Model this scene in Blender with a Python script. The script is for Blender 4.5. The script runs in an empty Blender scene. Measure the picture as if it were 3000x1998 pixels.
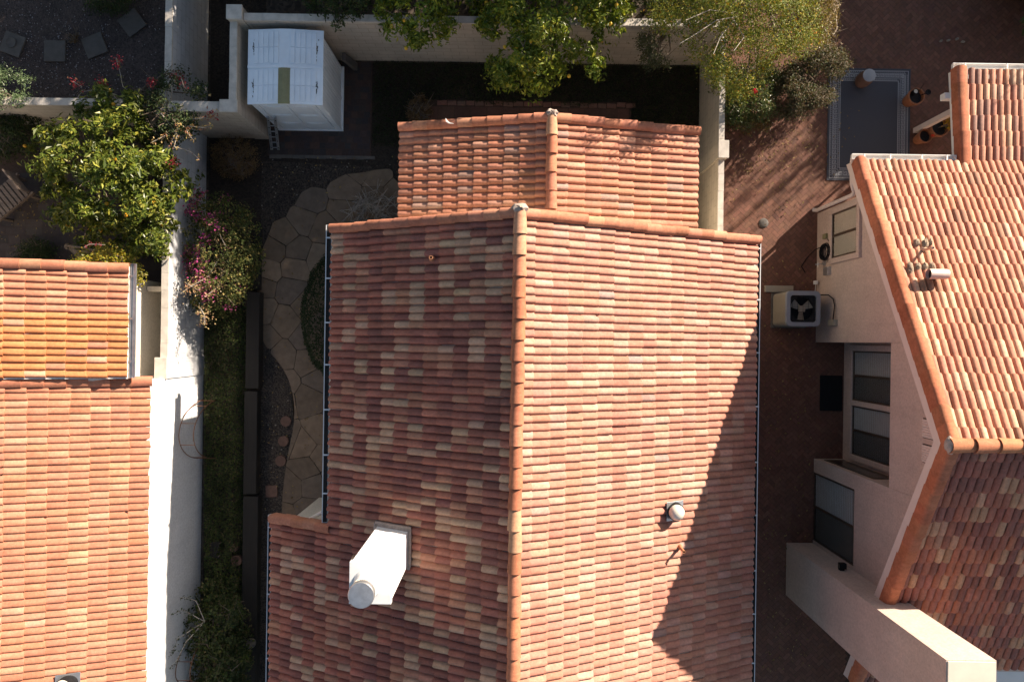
import bpy, math, random
import numpy as np
from mathutils import Vector, noise

# ------------------------------------------------------------------ camera
D = 17.4                       # camera height above the ground, metres
RZ = math.radians(0.83)
FPX = 2000.0
C, S = math.cos(RZ), math.sin(RZ)
scene = bpy.context.scene
col = scene.collection
cam = bpy.data.cameras.new("Camera")
cam.sensor_width = 36.0
cam.lens = 24.0
cam.clip_start = 0.1
cam.clip_end = 2000
camo = bpy.data.objects.new("Camera", cam)
camo.location = (0, 0, D)
camo.rotation_euler = (0, 0, RZ)
col.objects.link(camo)
scene.camera = camo

# ------------------------------------------------------------------ light
SUN_AZ, SUN_EL = math.radians(43.0), math.radians(19.2)   # azimuth from +X towards +Y
sdir = Vector((math.cos(SUN_EL)*math.cos(SUN_AZ), math.cos(SUN_EL)*math.sin(SUN_AZ), math.sin(SUN_EL)))
world = bpy.data.worlds.new("World")
scene.world = world
world.use_nodes = True
wn = world.node_tree.nodes
sky = wn.new("ShaderNodeTexSky")
sky.sky_type = 'NISHITA'
sky.sun_disc = False
sky.sun_elevation = SUN_EL
sky.sun_rotation = math.radians(90) - SUN_AZ
bg = wn["Background"]
bg.inputs[1].default_value = 0.066
warm = wn.new("ShaderNodeMix"); warm.data_type = 'RGBA'; warm.blend_type = 'MULTIPLY'
warm.inputs[0].default_value = 1.0; warm.inputs[7].default_value = (1.0, 0.93, 0.84, 1.0)      # the camera's warm white balance
world.node_tree.links.new(sky.outputs[0], warm.inputs[6])
world.node_tree.links.new(warm.outputs[2], bg.inputs[0])
sun = bpy.data.lights.new("Sun", 'SUN')
sun.energy = 5.0
sun.angle = math.radians(0.53)
sun.color = (1.0, 0.85, 0.69)
suno = bpy.data.objects.new("Sun", sun)
suno.rotation_euler = sdir.to_track_quat('Z', 'Y').to_euler()
suno.location = (20, 20, 20)
col.objects.link(suno)
scene.view_settings.view_transform = 'Standard'
scene.view_settings.look = 'None'
scene.view_settings.exposure = 1.48
scene.view_settings.gamma = 1.0

# ------------------------------------------------------------------ helpers
def P(px, py, h=0.0):
    """point at height h that stands where the aerial plan shows pixel (px,py) of 3000x1998"""
    z = D - h
    u = (px-1500)/FPX
    v = (999-py)/FPX
    return ((u*C - v*S)*z, (v*C + u*S)*z, h)

OFF = {}

def _link(name, me, mat, parent, origin):
    o = bpy.data.objects.new(name, me)
    col.objects.link(o)
    if mat is not None:
        me.materials.append(mat)
    if parent is not None:
        o.parent = parent
        OFF[o] = OFF[parent]
    else:
        o.location = origin
        OFF[o] = np.array(origin, float)
    return o

def mesh_np(name, V, F, Cc, mat, parent=None, smooth=False, origin=(0, 0, 0)):
    V = np.asarray(V, float)
    off = OFF[parent] if parent is not None else np.array(origin, float)
    V = V - off
    F = np.asarray(F, np.int32)
    me = bpy.data.meshes.new(name)
    me.vertices.add(len(V)); me.vertices.foreach_set("co", V.astype(np.float32).ravel())
    n, k = F.shape
    me.loops.add(n*k); me.loops.foreach_set("vertex_index", F.ravel())
    me.polygons.add(n)
    me.polygons.foreach_set("loop_start", np.arange(0, n*k, k, dtype=np.int32))
    me.polygons.foreach_set("loop_total", np.full(n, k, np.int32))
    me.polygons.foreach_set("use_smooth", np.full(n, smooth, bool))
    me.update(calc_edges=True)
    if Cc is not None:
        at = me.attributes.new("tint", 'FLOAT_COLOR', 'FACE')
        cc = np.ones((n, 4), np.float32); cc[:, :3] = Cc
        at.data.foreach_set("color", cc.ravel())
    return _link(name, me, mat, parent, origin)

class MB:
    def __init__(s): s.v = []; s.f = []; s.c = []
    def add(s, vs, fs, c=(1, 1, 1)):
        o = len(s.v)
        s.v += [tuple(map(float, v)) for v in vs]
        s.f += [tuple(i+o for i in f) for f in fs]
        s.c += [c]*len(fs)
        return s
    def box(s, x0, y0, z0, x1, y1, z1, c=(1, 1, 1)):
        if x0 > x1: x0, x1 = x1, x0
        if y0 > y1: y0, y1 = y1, y0
        vs = [(x0, y0, z0), (x1, y0, z0), (x1, y1, z0), (x0, y1, z0), (x0, y0, z1), (x1, y0, z1), (x1, y1, z1), (x0, y1, z1)]
        return s.add(vs, [(3, 2, 1, 0), (4, 5, 6, 7), (0, 1, 5, 4), (1, 2, 6, 5), (2, 3, 7, 6), (3, 0, 4, 7)], c)
    def rbox(s, cx, cy, z0, z1, lx, ly, ang, c=(1, 1, 1)):
        ca, sa = math.cos(ang), math.sin(ang)
        pts = [(cx + a*lx/2*ca - b*ly/2*sa, cy + a*lx/2*sa + b*ly/2*ca) for a, b in ((-1, -1), (1, -1), (1, 1), (-1, 1))]
        return s.prism(pts, z0, z1, c)
    def prism(s, poly, z0, z1, c=(1, 1, 1)):
        ar = sum(poly[i][0]*poly[(i+1) % len(poly)][1]-poly[(i+1) % len(poly)][0]*poly[i][1] for i in range(len(poly)))
        if ar < 0: poly = poly[::-1]
        n = len(poly)
        vs = [(x, y, z0) for x, y in poly] + [(x, y, z1) for x, y in poly]
        return s.add(vs, [tuple(range(n-1, -1, -1)), tuple(range(n, 2*n))] + [(i, (i+1) % n, n+(i+1) % n, n+i) for i in range(n)], c)
    def extr(s, poly, vec, c=(1, 1, 1)):
        """extrude a planar 3D polygon along vec"""
        n = len(poly)
        p = [Vector(q) for q in poly]
        nr = sum(((p[i]-p[0]).cross(p[(i+1) % n]-p[0]) for i in range(n)), Vector())
        if nr.dot(Vector(vec)) > 0: p = p[::-1]
        q = [a + Vector(vec) for a in p]
        return s.add(p + q, [tuple(range(n)), tuple(range(2*n-1, n-1, -1))] + [(i, n+i, n+(i+1) % n, (i+1) % n) for i in range(n)], c)
    def tube(s, pts, r, n=8, c=(1, 1, 1), closed=False):
        pts = [Vector(p) for p in pts]
        m = len(pts)
        rs = r if isinstance(r, (list, tuple)) else [r]*m
        up = Vector((0, 0, 1)); prev = None
        vs = []
        for i, p in enumerate(pts):
            if closed: t = pts[(i+1) % m]-pts[i-1]
            else: t = pts[min(i+1, m-1)]-pts[max(i-1, 0)]
            if t.length < 1e-9: t = Vector((0, 0, 1))
            t.normalize()
            if prev is None:
                a = t.cross(up)
                if a.length < 1e-3: a = t.cross(Vector((1, 0, 0)))
            else:
                a = prev - t*prev.dot(t)
                if a.length < 1e-4: a = t.cross(up)
            a.normalize(); prev = a
            b = t.cross(a)
            for k in range(n):
                w = 2*math.pi*k/n
                vs.append(p + (a*math.cos(w)+b*math.sin(w))*rs[i])
        fs = []
        for i in range(m if closed else m-1):
            j = (i+1) % m
            for k in range(n):
                fs.append((i*n+k, i*n+(k+1) % n, j*n+(k+1) % n, j*n+k))
        if not closed:
            fs.append(tuple(range(n-1, -1, -1))); fs.append(tuple(range((m-1)*n, m*n)))
        return s.add(vs, fs, c)
    def lathe(s, cx, cy, prof, n=24, c=(1, 1, 1), caps=True):
        vs = []
        for r, z in prof:
            for k in range(n):
                w = 2*math.pi*k/n
                vs.append((cx+r*math.cos(w), cy+r*math.sin(w), z))
        m = len(prof); fs = []
        for i in range(m-1):
            for k in range(n):
                fs.append((i*n+k, i*n+(k+1) % n, (i+1)*n+(k+1) % n, (i+1)*n+k))
        if caps:
            fs.append(tuple(range(n-1, -1, -1))); fs.append(tuple(range((m-1)*n, m*n)))
        return s.add(vs, fs, c)
    def build(s, name, mat, parent=None, smooth=False, bevel=0.0, origin=(0, 0, 0), tint=False):
        off = OFF[parent] if parent is not None else np.array(origin, float)
        me = bpy.data.meshes.new(name)
        V = np.array(s.v, float) - off
        me.from_pydata(V.tolist(), [], s.f)
        me.update()
        if smooth:
            me.polygons.foreach_set("use_smooth", np.ones(len(me.polygons), bool))
            try: me.set_sharp_from_angle(angle=math.radians(40))
            except Exception: pass
        if tint:
            at = me.attributes.new("tint", 'FLOAT_COLOR', 'FACE')
            cc = np.ones((len(s.f), 4), np.float32); cc[:, :3] = np.array(s.c)
            at.data.foreach_set("color", cc.ravel())
        o = _link(name, me, mat, parent, origin)
        if bevel > 0:
            b = o.modifiers.new("bevel", 'BEVEL'); b.width = bevel; b.segments = 2; b.limit_method = 'ANGLE'
        return o

def thing(name, label, cat, loc, group=None):
    o = bpy.data.objects.new(name, None)
    o.empty_display_size = 0.2
    col.objects.link(o)
    o.location = loc
    OFF[o] = np.array(loc, float)
    return tag(o, label, cat, group)

def tag(o, label, cat, group=None, kind=None):
    o['label'] = label; o['category'] = cat
    if group: o['group'] = group
    if kind: o['kind'] = kind
    return o

def structure(o):
    o['kind'] = 'structure'; return o

def stuff(o, label=None, cat=None):
    o['kind'] = 'stuff'
    if label: o['label'] = label; o['category'] = cat
    return o

# ------------------------------------------------------------------ materials
def newmat(name):
    m = bpy.data.materials.new(name); m.use_nodes = True
    nt = m.node_tree
    return m, nt, nt.nodes["Principled BSDF"]

def nd(nt, t, **kw):
    n = nt.nodes.new(t)
    for k, v in kw.items(): setattr(n, k, v)
    return n

def rgba(c): return (c[0], c[1], c[2], 1.0)

def mixc(nt, typ, fac, a, b):
    m = nd(nt, "ShaderNodeMix", data_type='RGBA', blend_type=typ)
    for sock, val in ((m.inputs[0], fac), (m.inputs[6], a), (m.inputs[7], b)):
        if hasattr(val, "is_output"): nt.links.new(val, sock)
        elif isinstance(val, (int, float)): sock.default_value = val
        else: sock.default_value = rgba(val)
    return m.outputs[2]

def ramp(nt, src, p0, c0, p1, c1):
    r = nd(nt, "ShaderNodeValToRGB")
    e = r.color_ramp.elements
    e[0].position = p0; e[0].color = rgba(c0); e[1].position = p1; e[1].color = rgba(c1)
    nt.links.new(src, r.inputs[0])
    return r.outputs[0]

def noisetex(nt, scale, detail=4, rough=0.6, vec=None):
    n = nd(nt, "ShaderNodeTexNoise")
    n.inputs["Scale"].default_value = scale; n.inputs["Detail"].default_value = detail; n.inputs["Roughness"].default_value = rough
    if vec is not None: nt.links.new(vec, n.inputs["Vector"])
    return n

def gpos(nt):
    return nd(nt, "ShaderNodeNewGeometry").outputs["Position"]

def bump(nt, bsdf, src, strength, dist):
    b = nd(nt, "ShaderNodeBump")
    b.inputs["Strength"].default_value = strength; b.inputs["Distance"].default_value = dist
    nt.links.new(src, b.inputs["Height"]); nt.links.new(b.outputs[0], bsdf.inputs["Normal"])

def simple(name, c, rough=0.6, metal=0.0, var=0.15, scale=6.0, bmp=0.0, bscale=80.0, spec=0.5):
    m, nt, b = newmat(name)
    pos = gpos(nt)
    n = noisetex(nt, scale, 5, 0.6, pos)
    lo = [x*(1-var) for x in c]; hi = [min(1, x*(1+var)) for x in c]
    nt.links.new(ramp(nt, n.outputs[0], 0.3, lo, 0.7, hi), b.inputs["Base Color"])
    b.inputs["Roughness"].default_value = rough; b.inputs["Metallic"].default_value = metal
    b.inputs["Specular IOR Level"].default_value = spec
    if bmp > 0:
        n2 = noisetex(nt, bscale, 4, 0.6, pos)
        bump(nt, b, n2.outputs[0], bmp, 0.01)
    return m

def tinted(name, rough=0.8, n1=(14, 0.82, 1.12), n2=(2.0, 0.88, 1.08), bmp=0.25, bscale=150, spec=0.3):
    m, nt, b = newmat(name)
    at = nd(nt, "ShaderNodeAttribute", attribute_name="tint")
    pos = gpos(nt)
    c = at.outputs["Color"]
    for sc, lo, hi in (n1, n2):
        n = noisetex(nt, sc, 5, 0.65, pos)
        c = mixc(nt, 'MULTIPLY', 1.0, c, ramp(nt, n.outputs[0], 0.3, (lo,)*3, 0.7, (hi,)*3))
    nt.links.new(c, b.inputs["Base Color"])
    b.inputs["Roughness"].default_value = rough
    b.inputs["Specular IOR Level"].default_value = spec
    if bmp:
        n = noisetex(nt, bscale, 3, 0.6, pos)
        bump(nt, b, n.outputs[0], bmp, 0.006)
    return m

def tilemat(name='roof_tile', sc=(1.1, 8.0, 8.0)):
    m = tinted(name, 0.82, (18, 0.80, 1.14), (1.6, 0.86, 1.10), 0.3, 160, 0.25)
    nt = m.node_tree; b = nt.nodes["Principled BSDF"]
    src = b.inputs["Base Color"].links[0].from_socket
    pos = gpos(nt)
    n = noisetex(nt, 5.0, 8, 0.75, pos)             # dark lichen specks and stains
    fac = ramp(nt, n.outputs[0], 0.62, (0, 0, 0), 0.72, (0.45, 0.45, 0.45))
    c = mixc(nt, 'MIX', fac, src, (0.12, 0.085, 0.075))
    mp = nd(nt, "ShaderNodeMapping"); nt.links.new(pos, mp.inputs[0]); mp.inputs["Scale"].default_value = sc
    n = noisetex(nt, 1.0, 6, 0.7, mp.outputs[0])    # rain-washed streaks down the slope
    c = mixc(nt, 'MULTIPLY', 1.0, c, ramp(nt, n.outputs[0], 0.3, (0.80, 0.77, 0.75), 0.68, (1.10, 1.10, 1.10)))
    n = noisetex(nt, 60.0, 3, 0.6, pos)             # pale mineral grains
    fac = ramp(nt, n.outputs[0], 0.64, (0, 0, 0), 0.74, (0.5, 0.5, 0.5))
    c = mixc(nt, 'MIX', fac, c, (0.52, 0.40, 0.30))
    nt.links.new(c, b.inputs["Base Color"])
    return m

def leafmat(name, rough=0.36, trans=0.2):
    m, nt, b = newmat(name)
    at = nd(nt, "ShaderNodeAttribute", attribute_name="tint")
    nt.links.new(at.outputs["Color"], b.inputs["Base Color"])
    b.inputs["Roughness"].default_value = rough
    b.inputs["Specular IOR Level"].default_value = 0.28
    t = nd(nt, "ShaderNodeBsdfTranslucent")
    c = mixc(nt, 'MULTIPLY', 1.0, at.outputs["Color"], (1.5, 1.4, 0.6))
    nt.links.new(c, t.inputs[0])
    mx = nd(nt, "ShaderNodeMixShader"); mx.inputs[0].default_value = trans
    nt.links.new(b.outputs[0], mx.inputs[1]); nt.links.new(t.outputs[0], mx.inputs[2])
    nt.links.new(mx.outputs[0], nt.nodes["Material Output"].inputs[0])
    return m

def stucco(name, c, var=0.10):
    m, nt, b = newmat(name)
    pos = gpos(nt)
    n = noisetex(nt, 1.3, 6, 0.65, pos)
    cc = ramp(nt, n.outputs[0], 0.3, [x*(1-var) for x in c], 0.7, [min(1, x*(1+var*0.6)) for x in c])
    n2 = noisetex(nt, 22, 6, 0.75, pos)
    cc = mixc(nt, 'MULTIPLY', 1.0, cc, ramp(nt, n2.outputs[0], 0.34, (0.80,)*3, 0.66, (1.08,)*3))
    mp = nd(nt, "ShaderNodeMapping"); nt.links.new(pos, mp.inputs[0]); mp.inputs["Scale"].default_value = (5, 5, 0.35)
    n4 = noisetex(nt, 1.0, 6, 0.7, mp.outputs[0])
    cc = mixc(nt, 'MULTIPLY', 1.0, cc, ramp(nt, n4.outputs[0], 0.28, (1-var*0.75,)*3, 0.55, (1.0,)*3))
    nt.links.new(cc, b.inputs["Base Color"])
    b.inputs["Roughness"].default_value = 0.9; b.inputs["Specular IOR Level"].default_value = 0.2
    n3 = noisetex(nt, 70, 4, 0.65, pos)
    bump(nt, b, n3.outputs[0], 0.6, 0.012)
    return m

def blockmat(name, c, axis):
    """painted concrete block; axis = 0 wall runs along X, 1 along Y"""
    m, nt, b = newmat(name)
    pos = gpos(nt)
    sp = nd(nt, "ShaderNodeSeparateXYZ"); nt.links.new(pos, sp.inputs[0])
    cb = nd(nt, "ShaderNodeCombineXYZ")
    nt.links.new(sp.outputs[axis], cb.inputs[0]); nt.links.new(sp.outputs[2], cb.inputs[1])
    br = nd(nt, "ShaderNodeTexBrick")
    br.inputs["Scale"].default_value = 1.0
    br.inputs["Brick Width"].default_value = 0.40; br.inputs["Row Height"].default_value = 0.20
    br.inputs["Mortar Size"].default_value = 0.006; br.inputs["Mortar Smooth"].default_value = 0.2
    br.inputs["Color1"].default_value = rgba(c); br.inputs["Color2"].default_value = rgba([x*0.93 for x in c])
    br.inputs["Mortar"].default_value = rgba([x*0.62 for x in c])
    nt.links.new(cb.outputs[0], br.inputs["Vector"])
    n = noisetex(nt, 2.0, 6, 0.7, pos)
    cc = mixc(nt, 'MULTIPLY', 1.0, br.outputs["Color"], ramp(nt, n.outputs[0], 0.3, (0.82,)*3, 0.7, (1.06,)*3))
    nt.links.new(cc, b.inputs["Base Color"]); b.inputs["Roughness"].default_value = 0.92
    b.inputs["Specular IOR Level"].default_value = 0.2
    inv = nd(nt, "ShaderNodeMath", operation='SUBTRACT'); inv.inputs[0].default_value = 1.0
    nt.links.new(br.outputs["Fac"], inv.inputs[1])
    n3 = noisetex(nt, 90, 3, 0.6, pos)
    ad = nd(nt, "ShaderNodeMath", operation='MULTIPLY_ADD'); ad.inputs[1].default_value = 0.25
    nt.links.new(n3.outputs[0], ad.inputs[0]); nt.links.new(inv.outputs[0], ad.inputs[2])
    bump(nt, b, ad.outputs[0], 0.5, 0.008)
    return m

def gravelmat(name, c1, c2, scale=38, bstr=0.8):
    m, nt, b = newmat(name)
    pos = gpos(nt)
    v = nd(nt, "ShaderNodeTexVoronoi"); v.inputs["Scale"].default_value = scale; nt.links.new(pos, v.inputs["Vector"])
    sp = nd(nt, "ShaderNodeSeparateColor"); nt.links.new(v.outputs["Color"], sp.inputs[0])
    cc = ramp(nt, sp.outputs[0], 0.1, c1, 0.9, c2)
    n = noisetex(nt, 0.9, 6, 0.7, pos)
    cc = mixc(nt, 'MULTIPLY', 1.0, cc, ramp(nt, n.outputs[0], 0.3, (0.6,)*3, 0.7, (1.15,)*3))
    nt.links.new(cc, b.inputs["Base Color"]); b.inputs["Roughness"].default_value = 0.9
    inv = nd(nt, "ShaderNodeMath", operation='SUBTRACT'); inv.inputs[0].default_value = 1.0
    nt.links.new(v.outputs["Distance"], inv.inputs[1])
    bump(nt, b, inv.outputs[0], bstr, 0.02)
    return m

def woodmat(name, c, axis=1):
    m, nt, b = newmat(name)
    tc = gpos(nt)
    mp = nd(nt, "ShaderNodeMapping"); nt.links.new(tc, mp.inputs[0])
    sc = [30, 30, 30]; sc[axis] = 1.2
    mp.inputs["Scale"].default_value = sc
    n = noisetex(nt, 1.0, 6, 0.7, mp.outputs[0])
    cc = ramp(nt, n.outputs[0], 0.3, [x*0.6 for x in c], 0.72, [x*1.2 for x in c])
    nt.links.new(cc, b.inputs["Base Color"]); b.inputs["Roughness"].default_value = 0.85
    bump(nt, b, n.outputs[0], 0.5, 0.01)
    return m

def glassmat(name, tint=(0.9, 0.95, 0.95)):
    m, nt, b = newmat(name)
    tr = nd(nt, "ShaderNodeBsdfTransparent"); tr.inputs[0].default_value = rgba(tint)
    gl = nd(nt, "ShaderNodeBsdfGlossy"); gl.inputs["Roughness"].default_value = 0.03
    fr = nd(nt, "ShaderNodeLayerWeight")
    pw = nd(nt, "ShaderNodeMath", operation='POWER'); pw.inputs[1].default_value = 4.0
    nt.links.new(fr.outputs["Facing"], pw.inputs[0])
    ad = nd(nt, "ShaderNodeMath", operation='MULTIPLY_ADD'); ad.inputs[1].default_value = 0.7; ad.inputs[2].default_value = 0.05
    nt.links.new(pw.outputs[0], ad.inputs[0])
    mx = nd(nt, "ShaderNodeMixShader")
    nt.links.new(ad.outputs[0], mx.inputs[0]); nt.links.new(tr.outputs[0], mx.inputs[1]); nt.links.new(gl.outputs[0], mx.inputs[2])
    nt.links.new(mx.outputs[0], nt.nodes["Material Output"].inputs[0])
    return m

def flagmat():
    m = tinted("flagstone", 0.85, (5, 0.78, 1.15), (1.2, 0.85, 1.1), 0.4, 40, 0.25)
    return m

M = {}
M['tile'] = tilemat()
M['tile_y'] = tilemat('roof_tile_y', (8.0, 1.1, 8.0))
M['leaf'] = leafmat("leaf")
M['leaf_dull'] = leafmat("leaf_dull", 0.6, 0.2)
M['petal'] = leafmat("petal", 0.6, 0.35)
M['tint'] = tinted("tinted_masonry")
M['flag'] = flagmat()
M['stucco_pink'] = stucco("stucco_pink", (0.58, 0.455, 0.395))
M['stucco_white'] = stucco("stucco_white", (0.82, 0.82, 0.83), 0.08)
M['stucco_cream'] = stucco("stucco_cream", (0.74, 0.68, 0.58), 0.06)
M['blockx'] = blockmat("block_x", (0.50, 0.44, 0.37), 0)
M['blocky'] = blockmat("block_y", (0.52, 0.46, 0.38), 1)
M['blockw'] = blockmat("block_w", (0.53, 0.54, 0.56), 1)
M['coping'] = simple("coping", (0.50, 0.46, 0.41), 0.9, 0, 0.2, 5, 0.5, 60)
M['white'] = simple("white_paint", (0.80, 0.78, 0.74), 0.5, 0, 0.05, 3, 0.05)
M['plastic'] = simple("white_plastic", (0.76, 0.83, 0.90), 0.45, 0, 0.07, 2.5, 0.03)
M['cream_metal'] = simple("cream_metal", (0.66, 0.60, 0.50), 0.45, 0, 0.06, 4, 0.02)
M['galv'] = simple("galvanised", (0.55, 0.56, 0.58), 0.38, 0.85, 0.15, 9, 0.06, 30)
M['whitemetal'] = simple("white_metal", (0.72, 0.73, 0.74), 0.4, 0.2, 0.06, 6, 0.03)
M['dark'] = simple("dark_void", (0.012, 0.012, 0.014), 0.8, 0, 0.2)
M['black'] = simple("black_rubber", (0.012, 0.012, 0.014), 0.8, 0, 0.2, 20, spec=0.15)
M['mortar'] = simple("mortar", (0.36, 0.29, 0.25), 0.95, 0, 0.25, 14, 0.8, 40)
M['copper'] = simple("painted_pipe", (0.48, 0.22, 0.12), 0.5, 0.2, 0.15, 20)
M['steel'] = simple("steel_pipe", (0.35, 0.30, 0.28), 0.4, 0.7, 0.15, 20)
M['hood'] = simple("hood_metal", (0.62, 0.46, 0.40), 0.5, 0.1, 0.08, 10)
M['terracotta'] = simple("terracotta", (0.30, 0.115, 0.052), 0.8, 0, 0.2, 8, 0.2)
M['clay'] = simple("clay", (0.125, 0.068, 0.050), 0.85, 0, 0.2, 10, 0.2)
M['concrete'] = simple("concrete", (0.105, 0.095, 0.088), 0.9, 0, 0.2, 6, 0.4, 60)
M['timber'] = woodmat("old_timber", (0.015, 0.012, 0.010), 1)
M['benchwood'] = woodmat("bench_wood", (0.20, 0.15, 0.12), 0)
M['teak'] = woodmat("teak", (0.22, 0.11, 0.06), 0)
M['bark'] = simple("bark", (0.16, 0.12, 0.09), 0.9, 0, 0.35, 12, 0.8, 40)
M['twig'] = simple("twig", (0.34, 0.30, 0.26), 0.9, 0, 0.3, 12)
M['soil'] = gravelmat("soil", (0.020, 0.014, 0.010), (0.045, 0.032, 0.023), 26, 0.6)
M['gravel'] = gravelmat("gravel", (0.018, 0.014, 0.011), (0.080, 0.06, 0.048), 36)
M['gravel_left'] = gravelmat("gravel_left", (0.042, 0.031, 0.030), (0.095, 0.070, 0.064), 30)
M['earth'] = gravelmat("earth", (0.05, 0.038, 0.03), (0.12, 0.09, 0.07), 12, 0.4)
M['joint'] = simple("joint_sand", (0.07, 0.042, 0.031), 0.95, 0, 0.3, 20)
M['glass'] = glassmat("glass", (0.94, 0.94, 0.93))
def screenmat():
    m, nt, b = newmat("dark_screen")
    tr = nd(nt, "ShaderNodeBsdfTransparent")
    mx = nd(nt, "ShaderNodeMixShader"); mx.inputs[0].default_value = 0.32
    b.inputs["Base Color"].default_value = (0.03, 0.026, 0.02, 1); b.inputs["Roughness"].default_value = 0.9
    nt.links.new(tr.outputs[0], mx.inputs[1]); nt.links.new(b.outputs[0], mx.inputs[2])
    nt.links.new(mx.outputs[0], nt.nodes["Material Output"].inputs[0])
    return m
M['screen'] = screenmat()
M['bronze'] = simple("bronze_frame", (0.10, 0.075, 0.055), 0.45, 0.5, 0.1, 6)
M['blind'] = simple("blind", (0.62, 0.58, 0.50), 0.7, 0, 0.04, 4)
M['blind_dark'] = simple("blind_dark", (0.50, 0.50, 0.50), 0.7, 0, 0.08, 4)
M['rust'] = simple("rusty_iron", (0.17, 0.075, 0.04), 0.8, 0.4, 0.3, 20)
M['rug'] = simple("rug_navy", (0.058, 0.060, 0.075), 0.95, 0, 0.25, 60, 0.5, 300)
M['rugwhite'] = simple("rug_white", (0.32, 0.32, 0.34), 0.95, 0, 0.15, 60)
M['fruit'] = simple("fruit", (0.60, 0.30, 0.015), 0.45, 0, 0.12, 8, 0.1)
M['lemon'] = simple('lemon_skin', (0.74, 0.44, 0.03), 0.45, 0, 0.12, 8, 0.1)
M['olive'] = simple("olive_panel", (0.24, 0.225, 0.115), 0.4, 0, 0.12, 6)
M['grime'] = simple("grime", (0.07, 0.06, 0.05), 0.9, 0, 0.6, 40)
M['acmetal'] = simple("ac_beige", (0.31, 0.275, 0.22), 0.5, 0.1, 0.06, 5)
M['aclid'] = simple("ac_lid", (0.25, 0.26, 0.29), 0.5, 0.1, 0.06, 5)
M['alum'] = simple("aluminium", (0.42, 0.43, 0.45), 0.4, 0.7, 0.2, 14)
M['frosted'] = simple("frosted_dome", (0.62, 0.58, 0.50), 0.12, 0, 0.05, 6, 0.0, 80, 0.8)
M['shade_fill'] = simple('gutter_shade', (0.030, 0.028, 0.027), 0.95, 0, 0.4, 30, 0.5)
M['stone'] = simple("pale_stone", (0.20, 0.18, 0.155), 0.9, 0, 0.3, 30, 0.5)

# ------------------------------------------------------------------ tiled roofs
rng = np.random.default_rng(7)
TK = 10
PROF_SYM = ([0.425*(1-math.cos(math.pi*k/6)) for k in range(7)] + [0.89, 0.95, 1.0], [0.060*max(0.0, math.sin(math.pi*k/6))**0.8 for k in range(7)] + [-0.001, -0.003, 0.0])
PROF_S = ([0, 0.10, 0.22, 0.36, 0.50, 0.64, 0.76, 0.85, 0.92, 1.0], [0, 0.015, 0.033, 0.048, 0.058, 0.061, 0.056, 0.041, 0.019, 0.0])
GRADE = 1.0
def pick(pal, n, r):
    w = np.array([p[0] for p in pal], float); w /= w.sum()
    cs = np.array([p[1] for p in pal], float)
    k = r.choice(len(pal), n, p=w)
    c = cs[k]
    return c*GRADE*r.normal(1, 0.07, (n, 1)).clip(0.75, 1.25)*r.normal(1, 0.02, (n, 3))

def tile_slope(name, O, along, down, slope, length, run, pal, parent, seed=1, pitch=0.152, exp=0.307, colfun=None, pair=0.10, prof=None, amp=1.0, mat='tile'):
    """O: crest-height corner at the top; along/down horizontal unit vectors; run = horizontal run"""
    r = np.random.default_rng(seed)
    nb = max(1, round(length/pitch)); pitch = length/nb
    nc = max(1, round(run/exp)); exp = run/nc
    A = np.array([along[0], along[1], 0.0]); Dn = np.array([down[0], down[1], -slope]);
    N = np.array([slope*down[0], slope*down[1], 1.0]); N /= np.linalg.norm(N)
    O = np.array(O, float) - N*0.078
    I, J = np.meshgrid(np.arange(nc), np.arange(nb), indexing='ij')
    I = I.ravel(); J = J.ravel(); T = len(I)
    jit = r.normal(0, 0.007, T); joff = r.normal(0, 0.0028, T); skew = r.normal(0, 0.006, T)
    rowjit = r.normal(0, 0.004, nc)[I]
    ts, hs = prof or PROF_S; ts = np.array(ts); hs = np.array(hs)*amp
    shift = r.normal(0, 0.004, nc)[I] + r.normal(0, 0.003, T)
    a = (J[:, None] + ts[None, :])*pitch + shift[:, None]
    rup = (I*exp - 0.03)[:, None] + np.zeros(TK)
    rdn = ((I+1)*exp + jit + rowjit)[:, None] + skew[:, None]*(ts-0.5)*2
    chip = r.random(T) < 0.035
    ck = r.random(T) < 0.5
    depth = r.uniform(0.02, 0.06, T)
    for idx in np.where(chip)[0]:
        if ck[idx]: rdn[idx, 6:] -= depth[idx]*np.array([0.4, 0.8, 1, 1])
        else: rdn[idx, :3] -= depth[idx]*np.array([1, 0.9, 0.4])
    oup = hs[None, :]*0.93 + joff[:, None]
    odn = hs[None, :]*1.04 + 0.036 + joff[:, None]
    def pos(aa, rr, oo):
        return O + aa[..., None]*A + rr[..., None]*Dn + oo[..., None]*N
    V = np.stack([pos(a, rup, oup), pos(a, rdn-0.020, odn), pos(a, rdn, odn-0.010), pos(a, rdn, odn-0.010), pos(a, rdn, odn-0.040)], 1)   # T,4,K,3
    base = np.arange(T)[:, None]*(5*TK)
    k = np.arange(TK-1)[None, :]
    q1 = np.stack([base+k, base+TK+k, base+TK+k+1, base+k+1], -1)
    q1b = np.stack([base+TK+k, base+2*TK+k, base+2*TK+k+1, base+TK+k+1], -1)
    q2 = np.stack([base+3*TK+k, base+4*TK+k, base+4*TK+k+1, base+3*TK+k+1], -1)
    F = np.concatenate([q1, q1b, q2], 1).reshape(-1, 4)
    if np.cross(Dn, A)[2] < 0: F = F[:, ::-1]
    cc = pick(pal, T, r)
    cm = cc.reshape(nc, nb, 3)
    pr = r.random((nc, nb)) < pair
    for j in range(1, nb): cm[:, j][pr[:, j]] = cm[:, j-1][pr[:, j]]
    if colfun is not None: cm = colfun(cm, r)
    cc = np.repeat(cm.reshape(-1, 3), 3*(TK-1), 0)
    # gradient across a barrel: cement tiles are sprayed a little unevenly
    return mesh_np(name, V.reshape(-1, 3), F, cc, M[mat], parent, True)

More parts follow.
